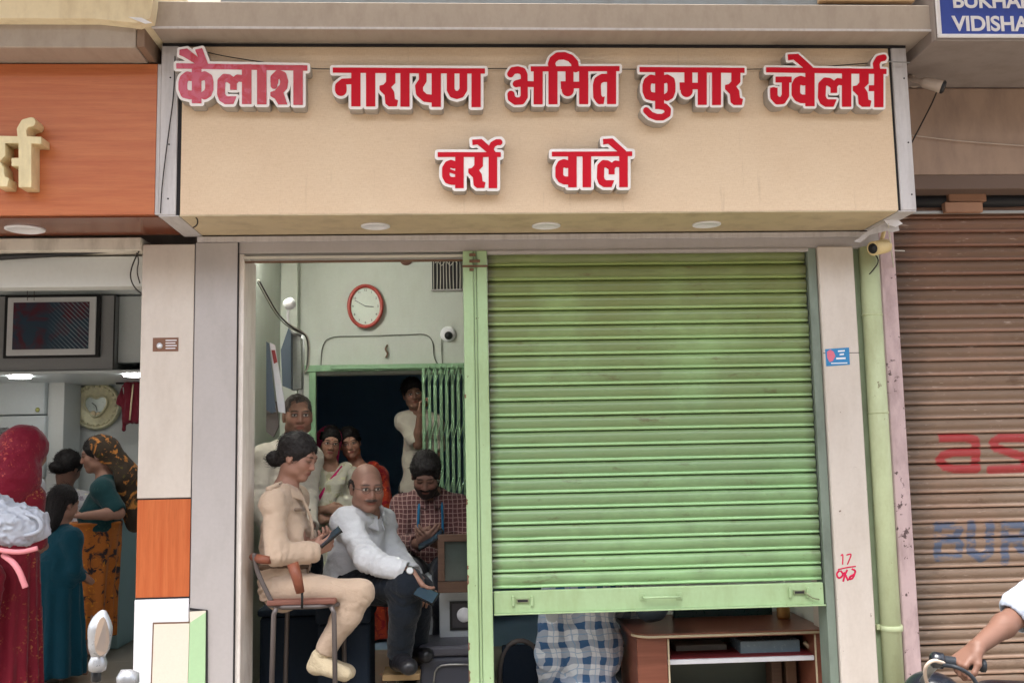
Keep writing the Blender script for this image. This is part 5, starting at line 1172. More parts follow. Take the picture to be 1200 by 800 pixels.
local_field_obj('veil', b, I, C_redveil, ((-.19, -.16, -.32), (.19, .24, .19)), .006, lambda g: (g.ell((0, .035, .03), (.108, .125, .108), None, .02), g.cone((0, .05, 0), (0, .09, -.14), .10, .135, .05), g.cone((.0, .09, -.14), (.02, .11, -.20), .13, .12, .05), g.ell((0, -.14, -.05), (.09, .11, .20), None, .02, 'sub'), g.ell((0, .0, -.22), (.09, .10, .16), None, .02, 'sub')), (.006, (16, 16, 22), None, 2.0, .6))
c = I['hp']
drape(b, 'sari_skirt', C_redsari, (x-.5, y-.5, .3), (x+.5, y+.5, c[2]+.3), .010, lambda g: g.func((x-.5, y-.5, .3), (x+.5, y+.5, c[2]+.2), skirt_fn((c[0], c[1]), c[2]+.16, .31, .155, .215, .85, 18, .016, lean=(-.02, 0))))
def pal(g):
    s1 = J['shL']+V3(0, 0, .06)-f*.05; back = -f
    for t in np.linspace(0, 1, 8): g.chain([s1+r*(.08*t), s1+back*.10+r*(.10*t)-V3(0, 0, .18), c+back*.16+r*(-.10+.22*t)-V3(0, 0, .02), c+back*.20+r*(-.12+.22*t)-V3(0, 0, .48)], [.02, .022, .025, .028], .03)
drape(b, 'sari_drape', C_redsari, (x-.5, y-.5, c[2]-.6), (x+.5, y+.5, z), .008, pal, (.015, (9, 9, 20), None, 2.4, .6))
# plastic bags on her arm
M_bag = mat('white_plastic_bag', (164, 170, 182), .35, .5, var=.12, bump=.6, bs=60); M_strap = mat('pink_cloth_strap', (222, 140, 148), .7)
bo = empty('carrier_bag', tuple(F0(12, 640, .1)), label='crumpled white plastic bag hanging at the left edge of the photo', cat='bag')
c0 = F0(14, 615, .05)
def bagf(g): g.ell(c0, (.15, .09, .085), None, .03); g.ell(c0+V3(-.1, 0, .04), (.12, .08, .09), None, .03); g.ell(c0+V3(.06, 0, -.03), (.09, .06, .05), None, .02)
drape(bo, 'bag_body', M_bag, c0-.4, c0+.4, .005, lambda g: (bagf(g), g.folds(.010, (38, 38, 30), None, 1.0, .9)), (.018, (13, 13, 13), None, 4.0, .9))
tube('bag_handle', [F0(30, 602, .0), F0(46, 606, -.03), F0(50, 620, -.03), F0(38, 626, -.02), F0(20, 628, .0)], .010, M_bag, bo, 8, 2)
tube('bag_strap', [F0(-20, 640, -.0), F0(20, 648, -.06), F0(44, 642, -.05)], .011, M_strap, bo, 8, 2); tube('bag_strap', [F0(4, 650, -.0), F0(20, 662, -.06), F0(30, 688, -.05)], .013, M_strap, bo, 8, 2)
# --- teal girl
C = F0(75, 590, 1.30); J, f, r = standing(C, 1.1, .105, .30, math.radians(150), dict(R=((.02, .0, -.18), (.0, .12, -.08)), L=((.02, .0, -.18), (.0, .12, -.08))), .75, .19)
b, I = person('small girl in a long teal dress standing between the two women', J, SK2, s=.72, hs=1.15, h=.011, hf=.006, fwd=tuple(f+V3(0, 0, -.2)), head=dict())
hair(b, I, 'back', h=.005, seed=21); x, y, z = C
o = local_field_obj('long_hair', b, I, M_hair, ((-.13, -.05, -.25), (.13, .16, .1)), .006, lambda g: (g.cone((0, .05, .03), (0, .08, -.15), .078, .06, .03),), (.005, (50, 50, 10), None, 4, .6))
shirt(b, I, C_teal, .7, h=.009, seed=22, hem=.02, name='dress_top'); c = I['hp']
drape(b, 'dress_skirt', C_teal, (x-.4, y-.4, .3), (x+.4, y+.4, c[2]+.25), .010, lambda g: g.func((x-.4, y-.4, .3), (x+.4, y+.4, c[2]+.2), skirt_fn((c[0]-.01, c[1]), c[2]+.14, .345, .12, .165, .85, 12, .016)))
# --- woman in orange floral sari, profile
C = F0(113, 533, 1.95); J, f, r = standing(C, 1.45, .145, .30, math.radians(-78), dict(R=((.02, .05, -.25), (-.03, .22, .02)), L=((.02, .04, -.25), (-.05, .20, .04))), .92, .215)
J['shR'] = J['shR']+V3(.04, -.0, 0); J['shL'] = J['shL']+V3(.04, 0, 0); J['elL'] = F0(139, 601, 1.78); J['wrL'] = F0(100, 604, 1.66)
b, I = person('woman in a dark teal blouse and orange floral sari in profile facing left', J, SK2, s=.93, h=.010, hf=.0042, hh=.004, fem=True, fwd=(-.95, -.25, -.2), head=dict(down=1), hands=dict(L=dict(d=tuple(f), n=(0, 0, 1), ts=1, curl=.5), R=dict(d=tuple(f), n=(0, 0, 1), ts=-1, curl=.5)))
x, y, z = C; c = I['hp']
hair(b, I, 'back', h=.005, seed=23); shirt(b, I, C_dteal, .40, h=.008, seed=24, hem=-.10, foldamp=.005, name='blouse', loose=.0)
local_field_obj('veil', b, I, C_veil2, ((-.19, -.16, -.60), (.19, .30, .19)), .007, lambda g: (g.ell((0, .035, .035), (.100, .112, .102), None, .02), g.cone((0, .08, -.0), (0, .15, -.20), .085, .11, .05), g.cone((0, .15, -.2), (0, .17, -.52), .10, .07, .05), g.ell((0, -.125, -.03), (.14, .135, .19), None, .02, 'sub'), g.ell((0, -.03, -.20), (.16, .15, .16), None, .02, 'sub')), (.006, (16, 16, 12), None, 7.0, .6))
drape(b, 'sari_skirt', C_orsari, (x-.5, y-.5, .3), (x+.5, y+.5, c[2]+.3), .010, lambda g: g.func((x-.5, y-.5, .3), (x+.5, y+.5, c[2]+.2), skirt_fn((c[0]-.04, c[1]), c[2]+.15, .44, .195, .150, .85, 13, .016)))
# --- two more customers behind
C = F0(80, 549, 2.15); J, f, r = standing(C, 1.4, .15, .30, math.radians(165), dict(R=((.04, .0, -.25), (.0, .2, -.05)), L=((.04, .0, -.25), (.0, .2, -.05))), .9)
b, I = person('dark haired customer in a white patterned top left of the orange sari', J, SK2, s=.9, h=.012, hf=.007, fwd=tuple(f+V3(0, 0, -.5)), head=dict())
hair(b, I, 'bun', h=.006, seed=25); shirt(b, I, C_pattern, .9, h=.010, seed=26, loose=.01); trousers(b, I, C_black, h=.012)
C = F0(3, 528, 1.6); J, f, r = standing(C, 1.5, .17, .30, math.radians(20), dict(R=((.04, .0, -.25), (.0, .2, -.05)), L=((.04, .0, -.25), (.0, .2, -.05))), 1.0)
b, I = person('dark haired man at the left edge half hidden behind the woman in crimson', J, SK3, s=1.0, h=.012, hf=.005, fwd=tuple(f+V3(0, 0, -.3)), head=dict())
hair(b, I, 'boy', h=.006, seed=27); shirt(b, I, C_white, .9, h=.010, seed=28); trousers(b, I, C_black, h=.012)
# --- motorcycle rider at the right edge, left arm on the grip
wr = F0(1146, 757, -1.62); el = F0(1192, 720, -1.50); sl = F0(1272, 655, -1.46)
J = dict(head=sl+V3(.30, .10, .27), shL=sl, shR=sl+V3(.14, .36, .02), elL=el, wrL=wr, elR=sl+V3(.28, .42, -.24), wrR=sl+V3(.20, .34, -.47),
         hipL=sl+V3(.34, .10, -.46), hipR=sl+V3(.34, .28, -.46), knL=sl+V3(.06, .02, -.66), knR=sl+V3(.10, .42, -.68), anL=sl+V3(.18, .0, -.94), anR=sl+V3(.18, .44, -.94), toeL=sl+V3(.03, .0, -.98), toeR=sl+V3(.03, .44, -.98))
b, I = person('motorcycle rider in a white shirt whose forearm and hand reach in from the right edge', J, (.15, .075, .052), s=.9, h=.010, hf=.006, hh=.0028, fwd=(-1, 0, -.1), head=dict(),
    hands=dict(L=dict(d=(-.75, .0, -.55), n=(.1, .25, -.95), ts=1, curl=[1.35, 1.3, 1.25, 1.2], thumb=.2, s=1.0)))
hair(b, I, 'short', seed=29, h=.006); shirt(b, I, cloth_mat('pale_blue_white_shirt_cloth', (158, 166, 180), var=.06), .46, h=.007, seed=30, loose=.008, foldamp=.007); trousers(b, I, C_navy, h=.011, seed=31)
for q in 'RL': shoe(b, I, q, M_shoe, .009)
RIDER_WR = wr
# ------------------------------------------------------------ lamps that are lit: LED panels inside both shops
def emis(name, col, st):
    m, t, b = base_mat(name, 0.4); b.inputs['Base Color'].default_value = (*col, 1); b.inputs['Emission Color'].default_value = (*col, 1); b.inputs['Emission Strength'].default_value = st; return m
M_led = emis('lit_led_diffuser', (1.0, 0.98, 0.94), 9.0)
M_tube = emis('lit_tube_light', (1.0, 0.98, 0.93), 24.0)
t_ = empty('ceiling_lamp', (-1.13, .62, 2.83), label='lit tube lamp high on the left wall inside the jewellery shop', cat='lamp')
box('lamp_tube', -1.138, -1.10, .35, 1.0, 2.82, 2.86, M_tube, t_, .004); box('lamp_mount', -1.149, -1.139, .33, 1.02, 2.81, 2.87, M_white, t_, .002)
# ------------------------------------------------------------ inside the jewellery shop
M_gfr = mat('green_door_frame_paint', (146, 184, 146), 0.5, var=.08, grime=.3)
a = P(365, 436, 1.88); top = a[2]
box('door_frame', DX0-.03, DX0+.015, 1.87, 1.899, .30, top, M_gfr, bld, .002); box('door_frame', DX0-.10, DX1, 1.868, 1.899, top+.002, top+.045, M_gfr, bld, .002)
# collapsible gate: picket bars, pivots, crossed straps
gt = empty('collapsible_gate', tuple(P(520, 700, 1.80)*[1, 1, 0]+[0, 0, .31]), label='green collapsible steel gate folded to the right of the inner doorway', cat='gate')
gx0 = P(497, 520, 1.8)[0]; gx1 = P(572, 520, 1.8)[0]; gz1 = P(520, 431, 1.8)[2]; nb_ = 12
for i in range(nb_):
    x = gx0+(gx1-gx0)*i/(nb_-1); y = 1.80+(.018 if i % 2 else 0)
    box('picket', x-.0105, x+.0105, y, y+.012, .33, gz1, M_gfr, gt, .002)
for k in range(5):
    z = .55+k*.36
    for i in range(nb_-1):
        x = gx0+(gx1-gx0)*i/(nb_-1); xx = gx0+(gx1-gx0)*(i+1)/(nb_-1)
        tube('lattice_strap', [(x, 1.796, z), (xx, 1.796, z+.13)], .004, M_gfr, gt, 4); 
box('gate_rail', gx0-.6, gx1+.1, 1.80, 1.835, gz1+.002, gz1+.028, M_gfr, gt, .002)
# wall clock
M_clockrim = mat('red_brown_clock_rim', (170, 62, 52), .3, .5); M_dial = mat('clock_dial', (206, 214, 204), .5)
c = F0(428, 358.5, 1.86); ck = empty('wall_clock', tuple(c), label='oval red rimmed clock on the back wall of the jewellery shop', cat='clock')
R1, R2 = .118, .146
def oval(name, rx, rz, r, m, y, n=40): return tube(name, [(c[0]+rx*math.cos(w), y, c[2]+rz*math.sin(w)) for w in np.linspace(0, 2*math.pi, n+1)[:-1]], r, m, ck, 10, closed=True)
oval('clock_rim', R1-.010, R2-.010, .013, M_clockrim, 1.868)
n = 40; vs = [(c[0]+(R1-.014)*math.cos(2*math.pi*i/n), 1.872, c[2]+(R2-.014)*math.sin(2*math.pi*i/n)) for i in range(n)]
meshobj('clock_face', vs+[(x, 1.899, z) for x, y, z in vs], [tuple(range(n))[::-1]]+[(i, (i+1) % n, (i+1) % n+n, i+n) for i in range(n)], M_dial, ck)
for i in range(12):
    w = math.radians(90-30*(i+1)); s_ = str(i+1); textmesh('clock_numeral', s_, M_cable, ck, (c[0]+.082*math.cos(w), 1.870, c[2]+.108*math.sin(w)-.007), .021, .0001, .001, 'CENTER')
for ang, L, w_ in ((300, .080, .0018), (95, .055, .0024)):
    w = math.radians(90-ang); tube('clock_hand', [(c[0], 1.866, c[2]), (c[0]+L*math.cos(w), 1.866, c[2]+L*math.sin(w))], w_, M_black, ck, 5)
# ventilator grille, junction disc, dome camera, hook, wires
M_grd = mat('dark_vent_opening', (60, 60, 62), .8)
v = empty('vent_grille', tuple(P(523, 320, 1.87)), label='dark vent grille with curved white bars high on the back wall', cat='grille')
g0, g1 = P(506, 300, 1.88), P(541, 338.5, 1.88)
box('vent_back', g0[0], g1[0], 1.888, 1.897, g1[2], g0[2]+.25, M_grd, v, 0)
for i in range(9):
    x = g0[0]+(g1[0]-g0[0])*(i+.5)/9; tube('grille_bar', [(x, 1.88, g1[2]), (x+.004*math.sin(i), 1.88, (g0[2]+g1[2])/2), (x, 1.88, g0[2]+.24)], .0035, M_cablew, v, 5, 1)
tube('grille_scroll', [(g0[0]+.02+.015*k, 1.876, g0[2]-.05+.02*math.sin(k*1.6)) for k in range(11)], .003, M_cablew, v, 5, 2)
box('grille_frame', g0[0]-.006, g1[0]+.006, 1.872, 1.887, g1[2]-.012, g1[2]-.001, M_greyp, v, .001)
o = lathe('junction_cover', [(.043, 0), (.045, .006), (.040, .016), (.001, .018)], P(476, 303.5, 1.898), (0, -1, 0), mat('brown_disc', (136, 96, 84), .6, var=.2, vs=20), None, 22); tag(o, 'round brown junction cover near the top of the back wall', 'cover plate')
dm = empty('dome_camera', tuple(P(525, 392, 1.88)), label='small white dome security camera on the back wall beside the gate', cat='camera'); q = P(525, 391.5, 1.898)
lathe('camera_base', [(.050, 0), (.052, .008), (.044, .018), (.030, .026)], q, (0, -1, 0), M_white, dm, 24); lathe('camera_dome', [(.028, 0), (.026, .014), (.016, .026), (.001, .030)], q+V3(.004, -.022, -.012), (0, -1, -.2), M_black, dm, 20)
M_conduit = mat('wall_wire', (120, 122, 112), .7)
def wire(label, pts, r, m, it=2, cat='cable'): o = tube('wire', [Vector(F0(*p)) for p in pts], r, m, None, 6, it); tag(o, label, cat); return o
wire('thin wire looping along the back wall below the clock', [(376, 432, 1.892), (377, 405, 1.892), (386, 394, 1.892), (420, 394, 1.892), (450, 393, 1.892), (480, 392, 1.892), (500, 391, 1.892), (508, 400, 1.892), (508, 420, 1.892), (518, 432, 1.892)], .0032, M_conduit)
wire('thin wire dropping from the dome camera to the gate', [(519, 392, 1.892), (517, 402, 1.892), (518, 418, 1.892), (519, 431, 1.892)], .0032, M_conduit)
hk = tube('wall_hook', [F0(454, 404, 1.89), F0(451, 409, 1.885), F0(455, 414, 1.88), F0(452, 419, 1.888)], .006, M_rust, None, 6, 2); tag(hk, 'small rusty hook on the back wall under the wire', 'hook')
# things on the left wall: spot lamp, wires, monitor seen edge on, white pole, hanging frames
M_mon = mat('grey_monitor_case', (88, 100, 112), .4); M_pole = mat('white_steel_pole', (188, 190, 190), .45)
sp = empty('spot_lamp', tuple(F0(338, 358, .8)), label='small white spot lamp on a stalk among wires on the left wall', cat='lamp')
lathe('lamp_head', [(.012, -.03), (.026, -.022), (.032, .0), (.030, .022), (.001, .026)], F0(339, 356, .8), (.8, -.4, .3), M_white, sp, 18); tube('lamp_stalk', [F0(338, 360, .8), F0(337, 372, .82), F0(340, 384, .84)], .007, M_white, sp, 8, 1)
mn = empty('wall_monitor', tuple(F0(338, 440, .9)), label='grey monitor seen edge on beside the white pole on the left wall', cat='monitor')
ppoly('monitor_case', [(338, 384), (341, 390), (341, 456), (331, 452), (329, 410)], .80, .10, M_mon, mn); ppoly('monitor_screen', [(340.5, 386), (353, 396), (353, 455), (341.5, 457)], .86, .06, mat('monitor_screen_glass', (150, 156, 150), .3), mn); tube('monitor_arm', [F0(337, 388, .85), F0(346, 392, .85), F0(352, 393, .9)], .010, M_steel, mn, 8)
pl = tube('steel_pole', [F0(354, 391, 1.0), F0(354, 430, 1.0), F0(350, 520, 1.0), F0(350, 700, 1.0)], .014, M_pole, None, 10); tag(pl, 'white upright pole standing just left of the inner doorway', 'pole')
fr = empty('hanging_board', tuple(F0(325, 440, .7)), label='narrow framed boards hanging one behind another on the left wall', cat='board')
ppoly('board_frame', [(312, 400), (315, 402), (323, 482), (318, 484), (312, 480)], .55, .02, M_mon, fr); ppoly('board_panel', [(316, 401), (322, 404), (333, 470), (334, 484), (326, 482)], .58, .015, M_white, fr); ppoly('board_picture', [(318, 410), (322, 410), (325, 424), (321, 426)], .575, .004, mat('red_print', (150, 60, 60), .5), fr)
ppoly('board_cloth', [(312, 470), (324, 470), (326, 500), (320, 512), (312, 505)], .62, .03, mat('grey_cloth', (120, 112, 106), .9), fr)
for k, (dx, dz) in enumerate(((0, 0), (1.5, 2), (-1, 3))):
    wire(('thick white cable of the bundle running down the left wall to the monitor', 'black cable of the bundle running down the left wall', 'thinnest grey wire of the bundle running down the left wall')[k], [(303+dx, 328+dz, .45), (312+dx, 345+dz, .5), (324+dx, 366+dz, .6), (338+dx, 380+dz, .75), (350, 386+dz, .85), (363-k, 395, .95), (362-k, 430, 1.0), (356, 438, 1.0)], .005-.001*k, (M_cablew, M_cable, M_conduit)[k])['group'] = 'bundled wires on the left wall'
# chair of the policewoman
M_cframe = mat('brown_grey_chair_tube', (98, 90, 88), .4, .5, .3, var=.1); M_cseat = mat('brown_chair_seat', (120, 78, 66), .6, var=.15)
ch = empty('metal_chair', tuple(F0(350, 800, .25)*[1, 1, 0]+[0, 0, .3]), label='brown seated metal tube chair under the policewoman', cat='chair')
s0, s1 = F0(313, 706, .02), F0(394, 706, .02); zs = s0[2]
box('seat', s0[0], s1[0], -.0, .36, zs-.012, zs+.012, M_cseat, ch, .010, 3); o = tube('seat_ring', [(s0[0], .0, zs-.02), (s1[0], .0, zs-.02), (s1[0]+.01, .18, zs-.02), (s1[0], .36, zs-.02), (s0[0], .36, zs-.02)], .010, M_cframe, ch, 8, 1, True)
for (u, y) in ((325, .0), (389, .0), (325, .36), (389, .36)):
    x = F0(u, 706, .02)[0]; sgn = 1 if u > 350 else -1; tube('leg', [(x, y, zs-.02), (x+.012*sgn, y, zs-.05), (x+.022*sgn, y-.01, .305)], .0115, M_cframe, ch, 10)
tube('stretcher', [(F0(325, 706, .02)[0], .0, .42), (F0(389, 706, .02)[0], .0, .42)], .008, M_cframe, ch, 8)
for y in (.02, .34): tube('back_frame', [F0(318, 704, y), F0(306, 680, y), F0(300, 664, y), F0(298, 648, y)], .011, M_cframe, ch, 10, 2)
# dark bench of the seated man, bench of the bearded man
M_bench = mat('dark_blue_bench_fabric', (24, 38, 54), .8, var=.15); M_woodd = wood_mat('dark_wood', (84, 62, 50), (104, 78, 62), True, .45)
q0, q1 = F0(388, 702, .5), F0(442, 702, .5)
bn = empty('bench_seat', (q0[0], .5, .3), label='dark cushioned bench under the bald man', cat='bench'); box('cushion', q0[0]-.06, q1[0]-.02, .36, .74, q0[2]-.10, q0[2]-.0, M_bench, bn, .02, 3); box('bench_base', q0[0]-.05, q1[0]-.03, .38, .72, .30, q0[2]-.102, M_bench, bn, .01)
q0, q1 = F0(470, 690, 1.15), F0(545, 690, 1.15)
bn = empty('bench_seat', (q0[0], 1.2, .3), label='low dark bench under the bearded man at the back', cat='bench'); box('cushion', q0[0], q1[0], 1.02, 1.42, q0[2]-.06, q0[2]+.005, M_bench, bn, .02, 3); box('bench_base', q0[0]+.02, q1[0]-.02, 1.05, 1.4, .30, q0[2]-.062, M_bench, bn, .01)
# dark things stored under the policewoman's chair
st = empty('storage_trunk', tuple(F0(345, 790, .75)*[1, 1, 0]+[0, 0, .3]), label='dark blue covered trunk standing on the floor under the wall behind the metal chair', cat='trunk')
q0, q1 = F0(304, 716, .62), F0(398, 716, .62); box('trunk_body', q0[0], q1[0], .62, .95, .302, q0[2]-.03, M_bench, st, .02, 2); box('trunk_lid', q0[0]-.01, q1[0]+.01, .61, .96, q0[2]-.028, q0[2]+.01, M_bench, st, .015, 2)
# right of the opening: framed glass, white cabinet with dial, trunk
M_cab = mat('white_cabinet_laminate', (186, 192, 196), .45, var=.05)
cb = empty('white_cabinet', tuple(F0(522, 760, .6)*[1, 1, 0]+[0, 0, .3]), label='white cabinet with a square dark dial beside the green post', cat='cabinet')
pbox('cabinet_body', (515, 690, 560, 790), .62, .35, M_cab, cb, .004); pbox('cabinet_body', (497, 676, 514, 746), .78, .3, M_cab, cb, .004); pbox('cabinet_base', (491, 746, 514.5, 762), .70, .3, M_cab, cb, .004)
d_ = pbox('dial_frame', (527, 704, 551, 738), .612, .007, M_black, cb, .001); pbox('dial_panel', (530, 707, 551, 735), .609, .003, mat('dark_dial_panel', (64, 62, 66), .5), cb, .001)
lathe('dial_disc', [(.038, 0), (.036, .004), (.001, .005)], F0(544, 720, .608), (0, -1, 0), M_white, cb, 24)
pf = empty('framed_picture', tuple(F0(532, 660, .45)), label='wood framed dark glass picture standing on the white cabinet', cat='picture')
pbox('picture_frame', (513, 626, 558, 634), .50, .04, M_woodd, pf, .002); pbox('picture_frame', (513, 681, 558, 694), .50, .04, M_woodd, pf, .002); pbox('picture_frame', (513, 634.2, 521, 680.8), .50, .04, M_woodd, pf, .002)
pbox('picture_glass', (521, 634, 558, 681), .525, .01, mat('dark_picture_glass', (62, 74, 70), .12, .6, var=.3, vs=10), pf, 0)
tk = empty('storage_trunk', tuple(F0(518, 800, .35)*[1, 1, 0]+[0, 0, .3]), label='dark grey trunk with a rounded lid on the floor beside the green post', cat='trunk')
q0, q1 = F0(492, 775, .40), F0(560, 775, .40); box('trunk_body', q0[0], q1[0], .40, .70, .302, q0[2]+.02, mat('dark_grey_trunk', (62, 64, 74), .5), tk, .02, 3); box('trunk_lid', q0[0]-.006, q1[0], .39, .71, q0[2]+.022, q0[2]+.075, mat('dark_grey_trunk_lid', (74, 74, 84), .45), tk, .02, 3)
tube('trunk_handle', [F0(508, 800, .385), F0(510, 783, .385), F0(520, 778, .385), F0(550, 778, .385)], .005, M_steel, tk, 6, 1)
pp_ = pbox('floor_paper', (448, 790, 492, 797), .30, .2, mat('cardboard', (150, 124, 88), .8, var=.2, vs=20), None, .002); tag(pp_, 'flattened piece of brown cardboard on the floor by the shoes', 'cardboard')
# counter under the shutter
M_cw = wood_mat('red_brown_counter_wood', (118, 68, 52), (138, 84, 66), True, .3, .7); M_edge = mat('pale_counter_edge', (196, 180, 150), .5)
ct = empty('shop_counter', tuple(F0(855, 800, .3)*[1, 1, 0]+[0, 0, .3]), label='red brown wooden display counter with a white shelf under the half open shutter', cat='counter')
tz = P(860, 742, .17)[2]; cx0, cx1 = P(741, 740, .2)[0], P(968, 736, .2)[0]
bm = bmesh.new(); pts = [(cx0+.10, .17), (cx1, .17), (cx1, .72), (cx0, .72), (cx0, .27)]+[(cx0+.10-.10*math.sin(a), .27-.10*math.cos(a)) for a in np.linspace(math.pi/2, 0, 7)[1:-1]]
vs = [(x, y, tz-.014) for x, y in pts]+[(x, y, tz+.008) for x, y in pts]; n = len(pts)
meshobj('counter_top', vs, [tuple(range(n))[::-1], tuple(range(n, 2*n))]+[(i, (i+1) % n, (i+1) % n+n, i+n) for i in range(n)], M_cw, ct)
tube('counter_edge', [Vector((x, y-.002, tz-.004)) for x, y in (pts[5:]+pts[:2])], .0065, M_edge, ct, 6)
xb = P(783, 780, .2)[0]; xr = P(957, 780, .2)[0]
box('counter_panel', cx0+.02, xb, .20, .7, .30, tz-.015, M_cw, ct, .004); box('counter_panel', xr, cx1-.005, .20, .7, .30, tz-.015, M_cw, ct, .004); box('counter_back', xb, xr, .62, .64, .30, tz-.015, mat('grey_green_counter_back', (110, 118, 108), .6), ct, 0)
sz = P(870, 773, .22)[2]; sh_ = box('shelf', xb+.001, xr-.001, .22, .61, sz-.011, sz+.011, M_white, ct, .002); box('shelf_lining', xb+.004, xr-.004, .235, .60, sz+.0115, sz+.016, mat('red_shelf_lining', (120, 40, 44), .7), ct, 0)
box('edge_strip', xb, xb+.008, .195, .199, .30, tz-.02, M_edge, ct, 0); box('edge_strip', xr-.006, xr+.002, .195, .199, .30, tz-.02, M_edge, ct, 0)
tr = pbox('plastic_tray', (868, 750, 938, 768), .30, .2, mat('clear_blue_plastic', (120, 144, 156), .25, .6, var=.2, vs=20), None, .004); tag(tr, 'pale blue plastic tray on the counter shelf', 'tray')
bx_ = pbox('display_box', (792, 755, 852, 770), .40, .12, mat('grey_display_box', (140, 140, 130), .5, var=.2, vs=15), None, .003); tag(bx_, 'long low grey box on the counter shelf left of the tray', 'box')
kn_ = tube('brass_bottle', [F0(943, 752, .30), F0(955, 765, .32)], .010, M_edge, None, 8); tag(kn_, 'slim cream tube lying tilted beside the blue tray', 'tube')
for k, (u, hgt) in enumerate(((905, 38), (922, 46), (944, 52))):
    o = pbox('stored_box', (u, 800-hgt*.8, u+12, 830), .42, .1, (M_woodd, M_rust, M_cab)[k], None, .003); tag(o, ('brown box standing on the lower shelf left of the rusty one', 'rusty tin on the lower counter shelf between two boxes', 'pale upright box at the right end of the lower counter shelf')[k], 'box')
o = lathe('brass_jar', [(.030, 0), (.034, .01), (.034, .05), (.028, .06), (.026, .085), (.001, .085)], (P(918, 718, .5)[0], .5, tz+.009), (0, 0, 1), mat('brass', (176, 132, 78), .4, metal=.6, var=.2), None, 20); tag(o, 'small brass jar on the counter top below the shutter bar', 'jar')
o = pbox('display_case', (790, 690, 905, 736), .62, .05, mat('dark_teal_showcase', (26, 62, 60), .3, .6, var=.3, vs=8), None, .003); tag(o, 'dark teal showcase standing behind the counter top', 'showcase')
o = lathe('round_basket', [(.001, .06), (.05, .055), (.075, .03), (.082, .0), (.085, -.004), (.079, -.004), (.06, .02)], F0(764, 712, .32), (.1, -.5, -1), mat('dark_blue_grey_bowl', (58, 72, 84), .4), None, 28); tag(o, 'dark blue grey bowl tucked under the shutter at the right of the plaid shirt', 'bowl')
o = lathe('round_basket', [(.001, 0), (.03, .004), (.034, .02), (.030, .02)], F0(646, 721, .40), (.1, -1, .25), M_cab, None, 24); tag(o, 'small round pale cup tucked under the shutter at the left of the plaid shirt', 'cup')
chb = empty('stool_chair', tuple(F0(612, 800, .9)*[1, 1, 0]+[0, 0, .3]), label='dark rounded chair back in the shadow left of the plaid shirt', cat='chair')
q = F0(610, 775, .85); tube('back_frame', [q+V3(-.11, 0, -.35), q+V3(-.12, 0, -.02), q+V3(-.06, 0, .11), q+V3(.06, 0, .11), q+V3(.12, 0, -.02), q+V3(.11, 0, -.35)], .014, M_cframe, chb, 8, 2); box('backrest', q[0]-.10, q[0]+.10, q[1]-.01, q[1]+.02, q[2]-.16, q[2]+.09, M_bench, chb, .03, 3); box('seat', q[0]-.13, q[0]+.13, q[1]-.30, q[1]+.02, q[2]-.22, q[2]-.18, M_bench, chb, .02, 2)
for sx_ in (-.11, .11):
    for y in (-.28, .0): tube('leg', [(q[0]+sx_, q[1]+y, q[2]-.2), (q[0]+sx_, q[1]+y, .305)], .012, M_cframe, chb, 8)
# ------------------------------------------------------------ stickers and marks on the pillars
M_sbr = mat('brown_sticker', (120, 84, 66), .5, var=.2, vs=40); M_sbl = mat('blue_sticker', (50, 126, 178), .5); M_ink = mat('pink_red_marker', (206, 40, 80), .95, 0.1, var=.25, vs=60)
o = pbox('sticker', (179, 395.5, 209, 411.5), -.0118, .0016, M_sbr, None, 0); tag(o, 'small brown advertising sticker with a white bowl on the left beige pillar', 'sticker')
q = P(187, 405, -.0125); k = lathe('printed_bowl', [(.014, 0), (.001, .0003)], q, (0, -1, 0), M_white, o, 16); k.location = -Vector(o.location)
for i, s_ in enumerate(('SHREE', 'THALI', 'HOUSE', '98260')): pass
for i in range(4):
    z0 = 398.2+i*3.1; a1, b1 = P(194, z0, -.0125), P(207, z0+.9, -.0125); k = box('printed_line', a1[0], b1[0]-.006*(i % 2), -.0124, -.0119, b1[2], a1[2], M_white, o, 0); k.location = -Vector(o.location) if False else k.location
o = ppoly('sticker', [(967, 409), (995, 407), (996, 427), (968.5, 429)], -.0318, .0016, M_sbl, None); tag(o, 'small blue sticker with white lines and a pink flower on the right beige pillar', 'sticker')
ppoly('printed_flower', [(969, 412), (973, 409.5), (977, 412), (979, 417), (976, 423), (972, 424), (969.5, 419)], -.0324, .0005, mat('pink_print', (206, 110, 130), .5), o)
for (u0, v0, u1, v1) in ((982, 410.5, 990, 412.2), (984, 414.5, 989, 416.2), (980, 419, 991, 421), (974, 425, 993, 426.2)): ppoly('printed_line', [(u0, v0), (u1, v0-.5), (u1, v1-.5), (u0, v1)], -.0324, .0005, M_white, o)
def scrawl(label, strokes, r, m):
    e0 = empty('marker_writing', tuple(F0(*strokes[0][0], -.031)), label=label, cat='graffiti')
    for st_ in strokes: tube('pen_stroke', [F0(u, v, -.0312) for u, v in st_], r, m, e0, 5, 2)
    for o_ in e0.children:
        me = o_.data; 
        for v_ in me.vertices: v_.co.y = -.0308+(v_.co.y+.0312)*.06
scrawl('pink red handwritten date mark 17 over 8/9 on the right beige pillar', [[(985.5, 651), (988, 648), (987.5, 661)], [(992, 650), (998, 648), (996, 654), (993, 661)], [(982, 667), (992, 664.5), (1003, 663)]], .0032, M_ink)
scrawl('pink red scribble 8/9 under the line on the right beige pillar', [[(984, 668), (980, 672), (983, 678), (989, 673), (985, 668)], [(989, 670), (994, 680)], [(993, 667), (990, 673), (988, 681)], [(998, 666), (1003, 668), (1001, 673), (996, 675), (995, 679), (1000, 677), (1002, 671)]], .0048, M_ink)
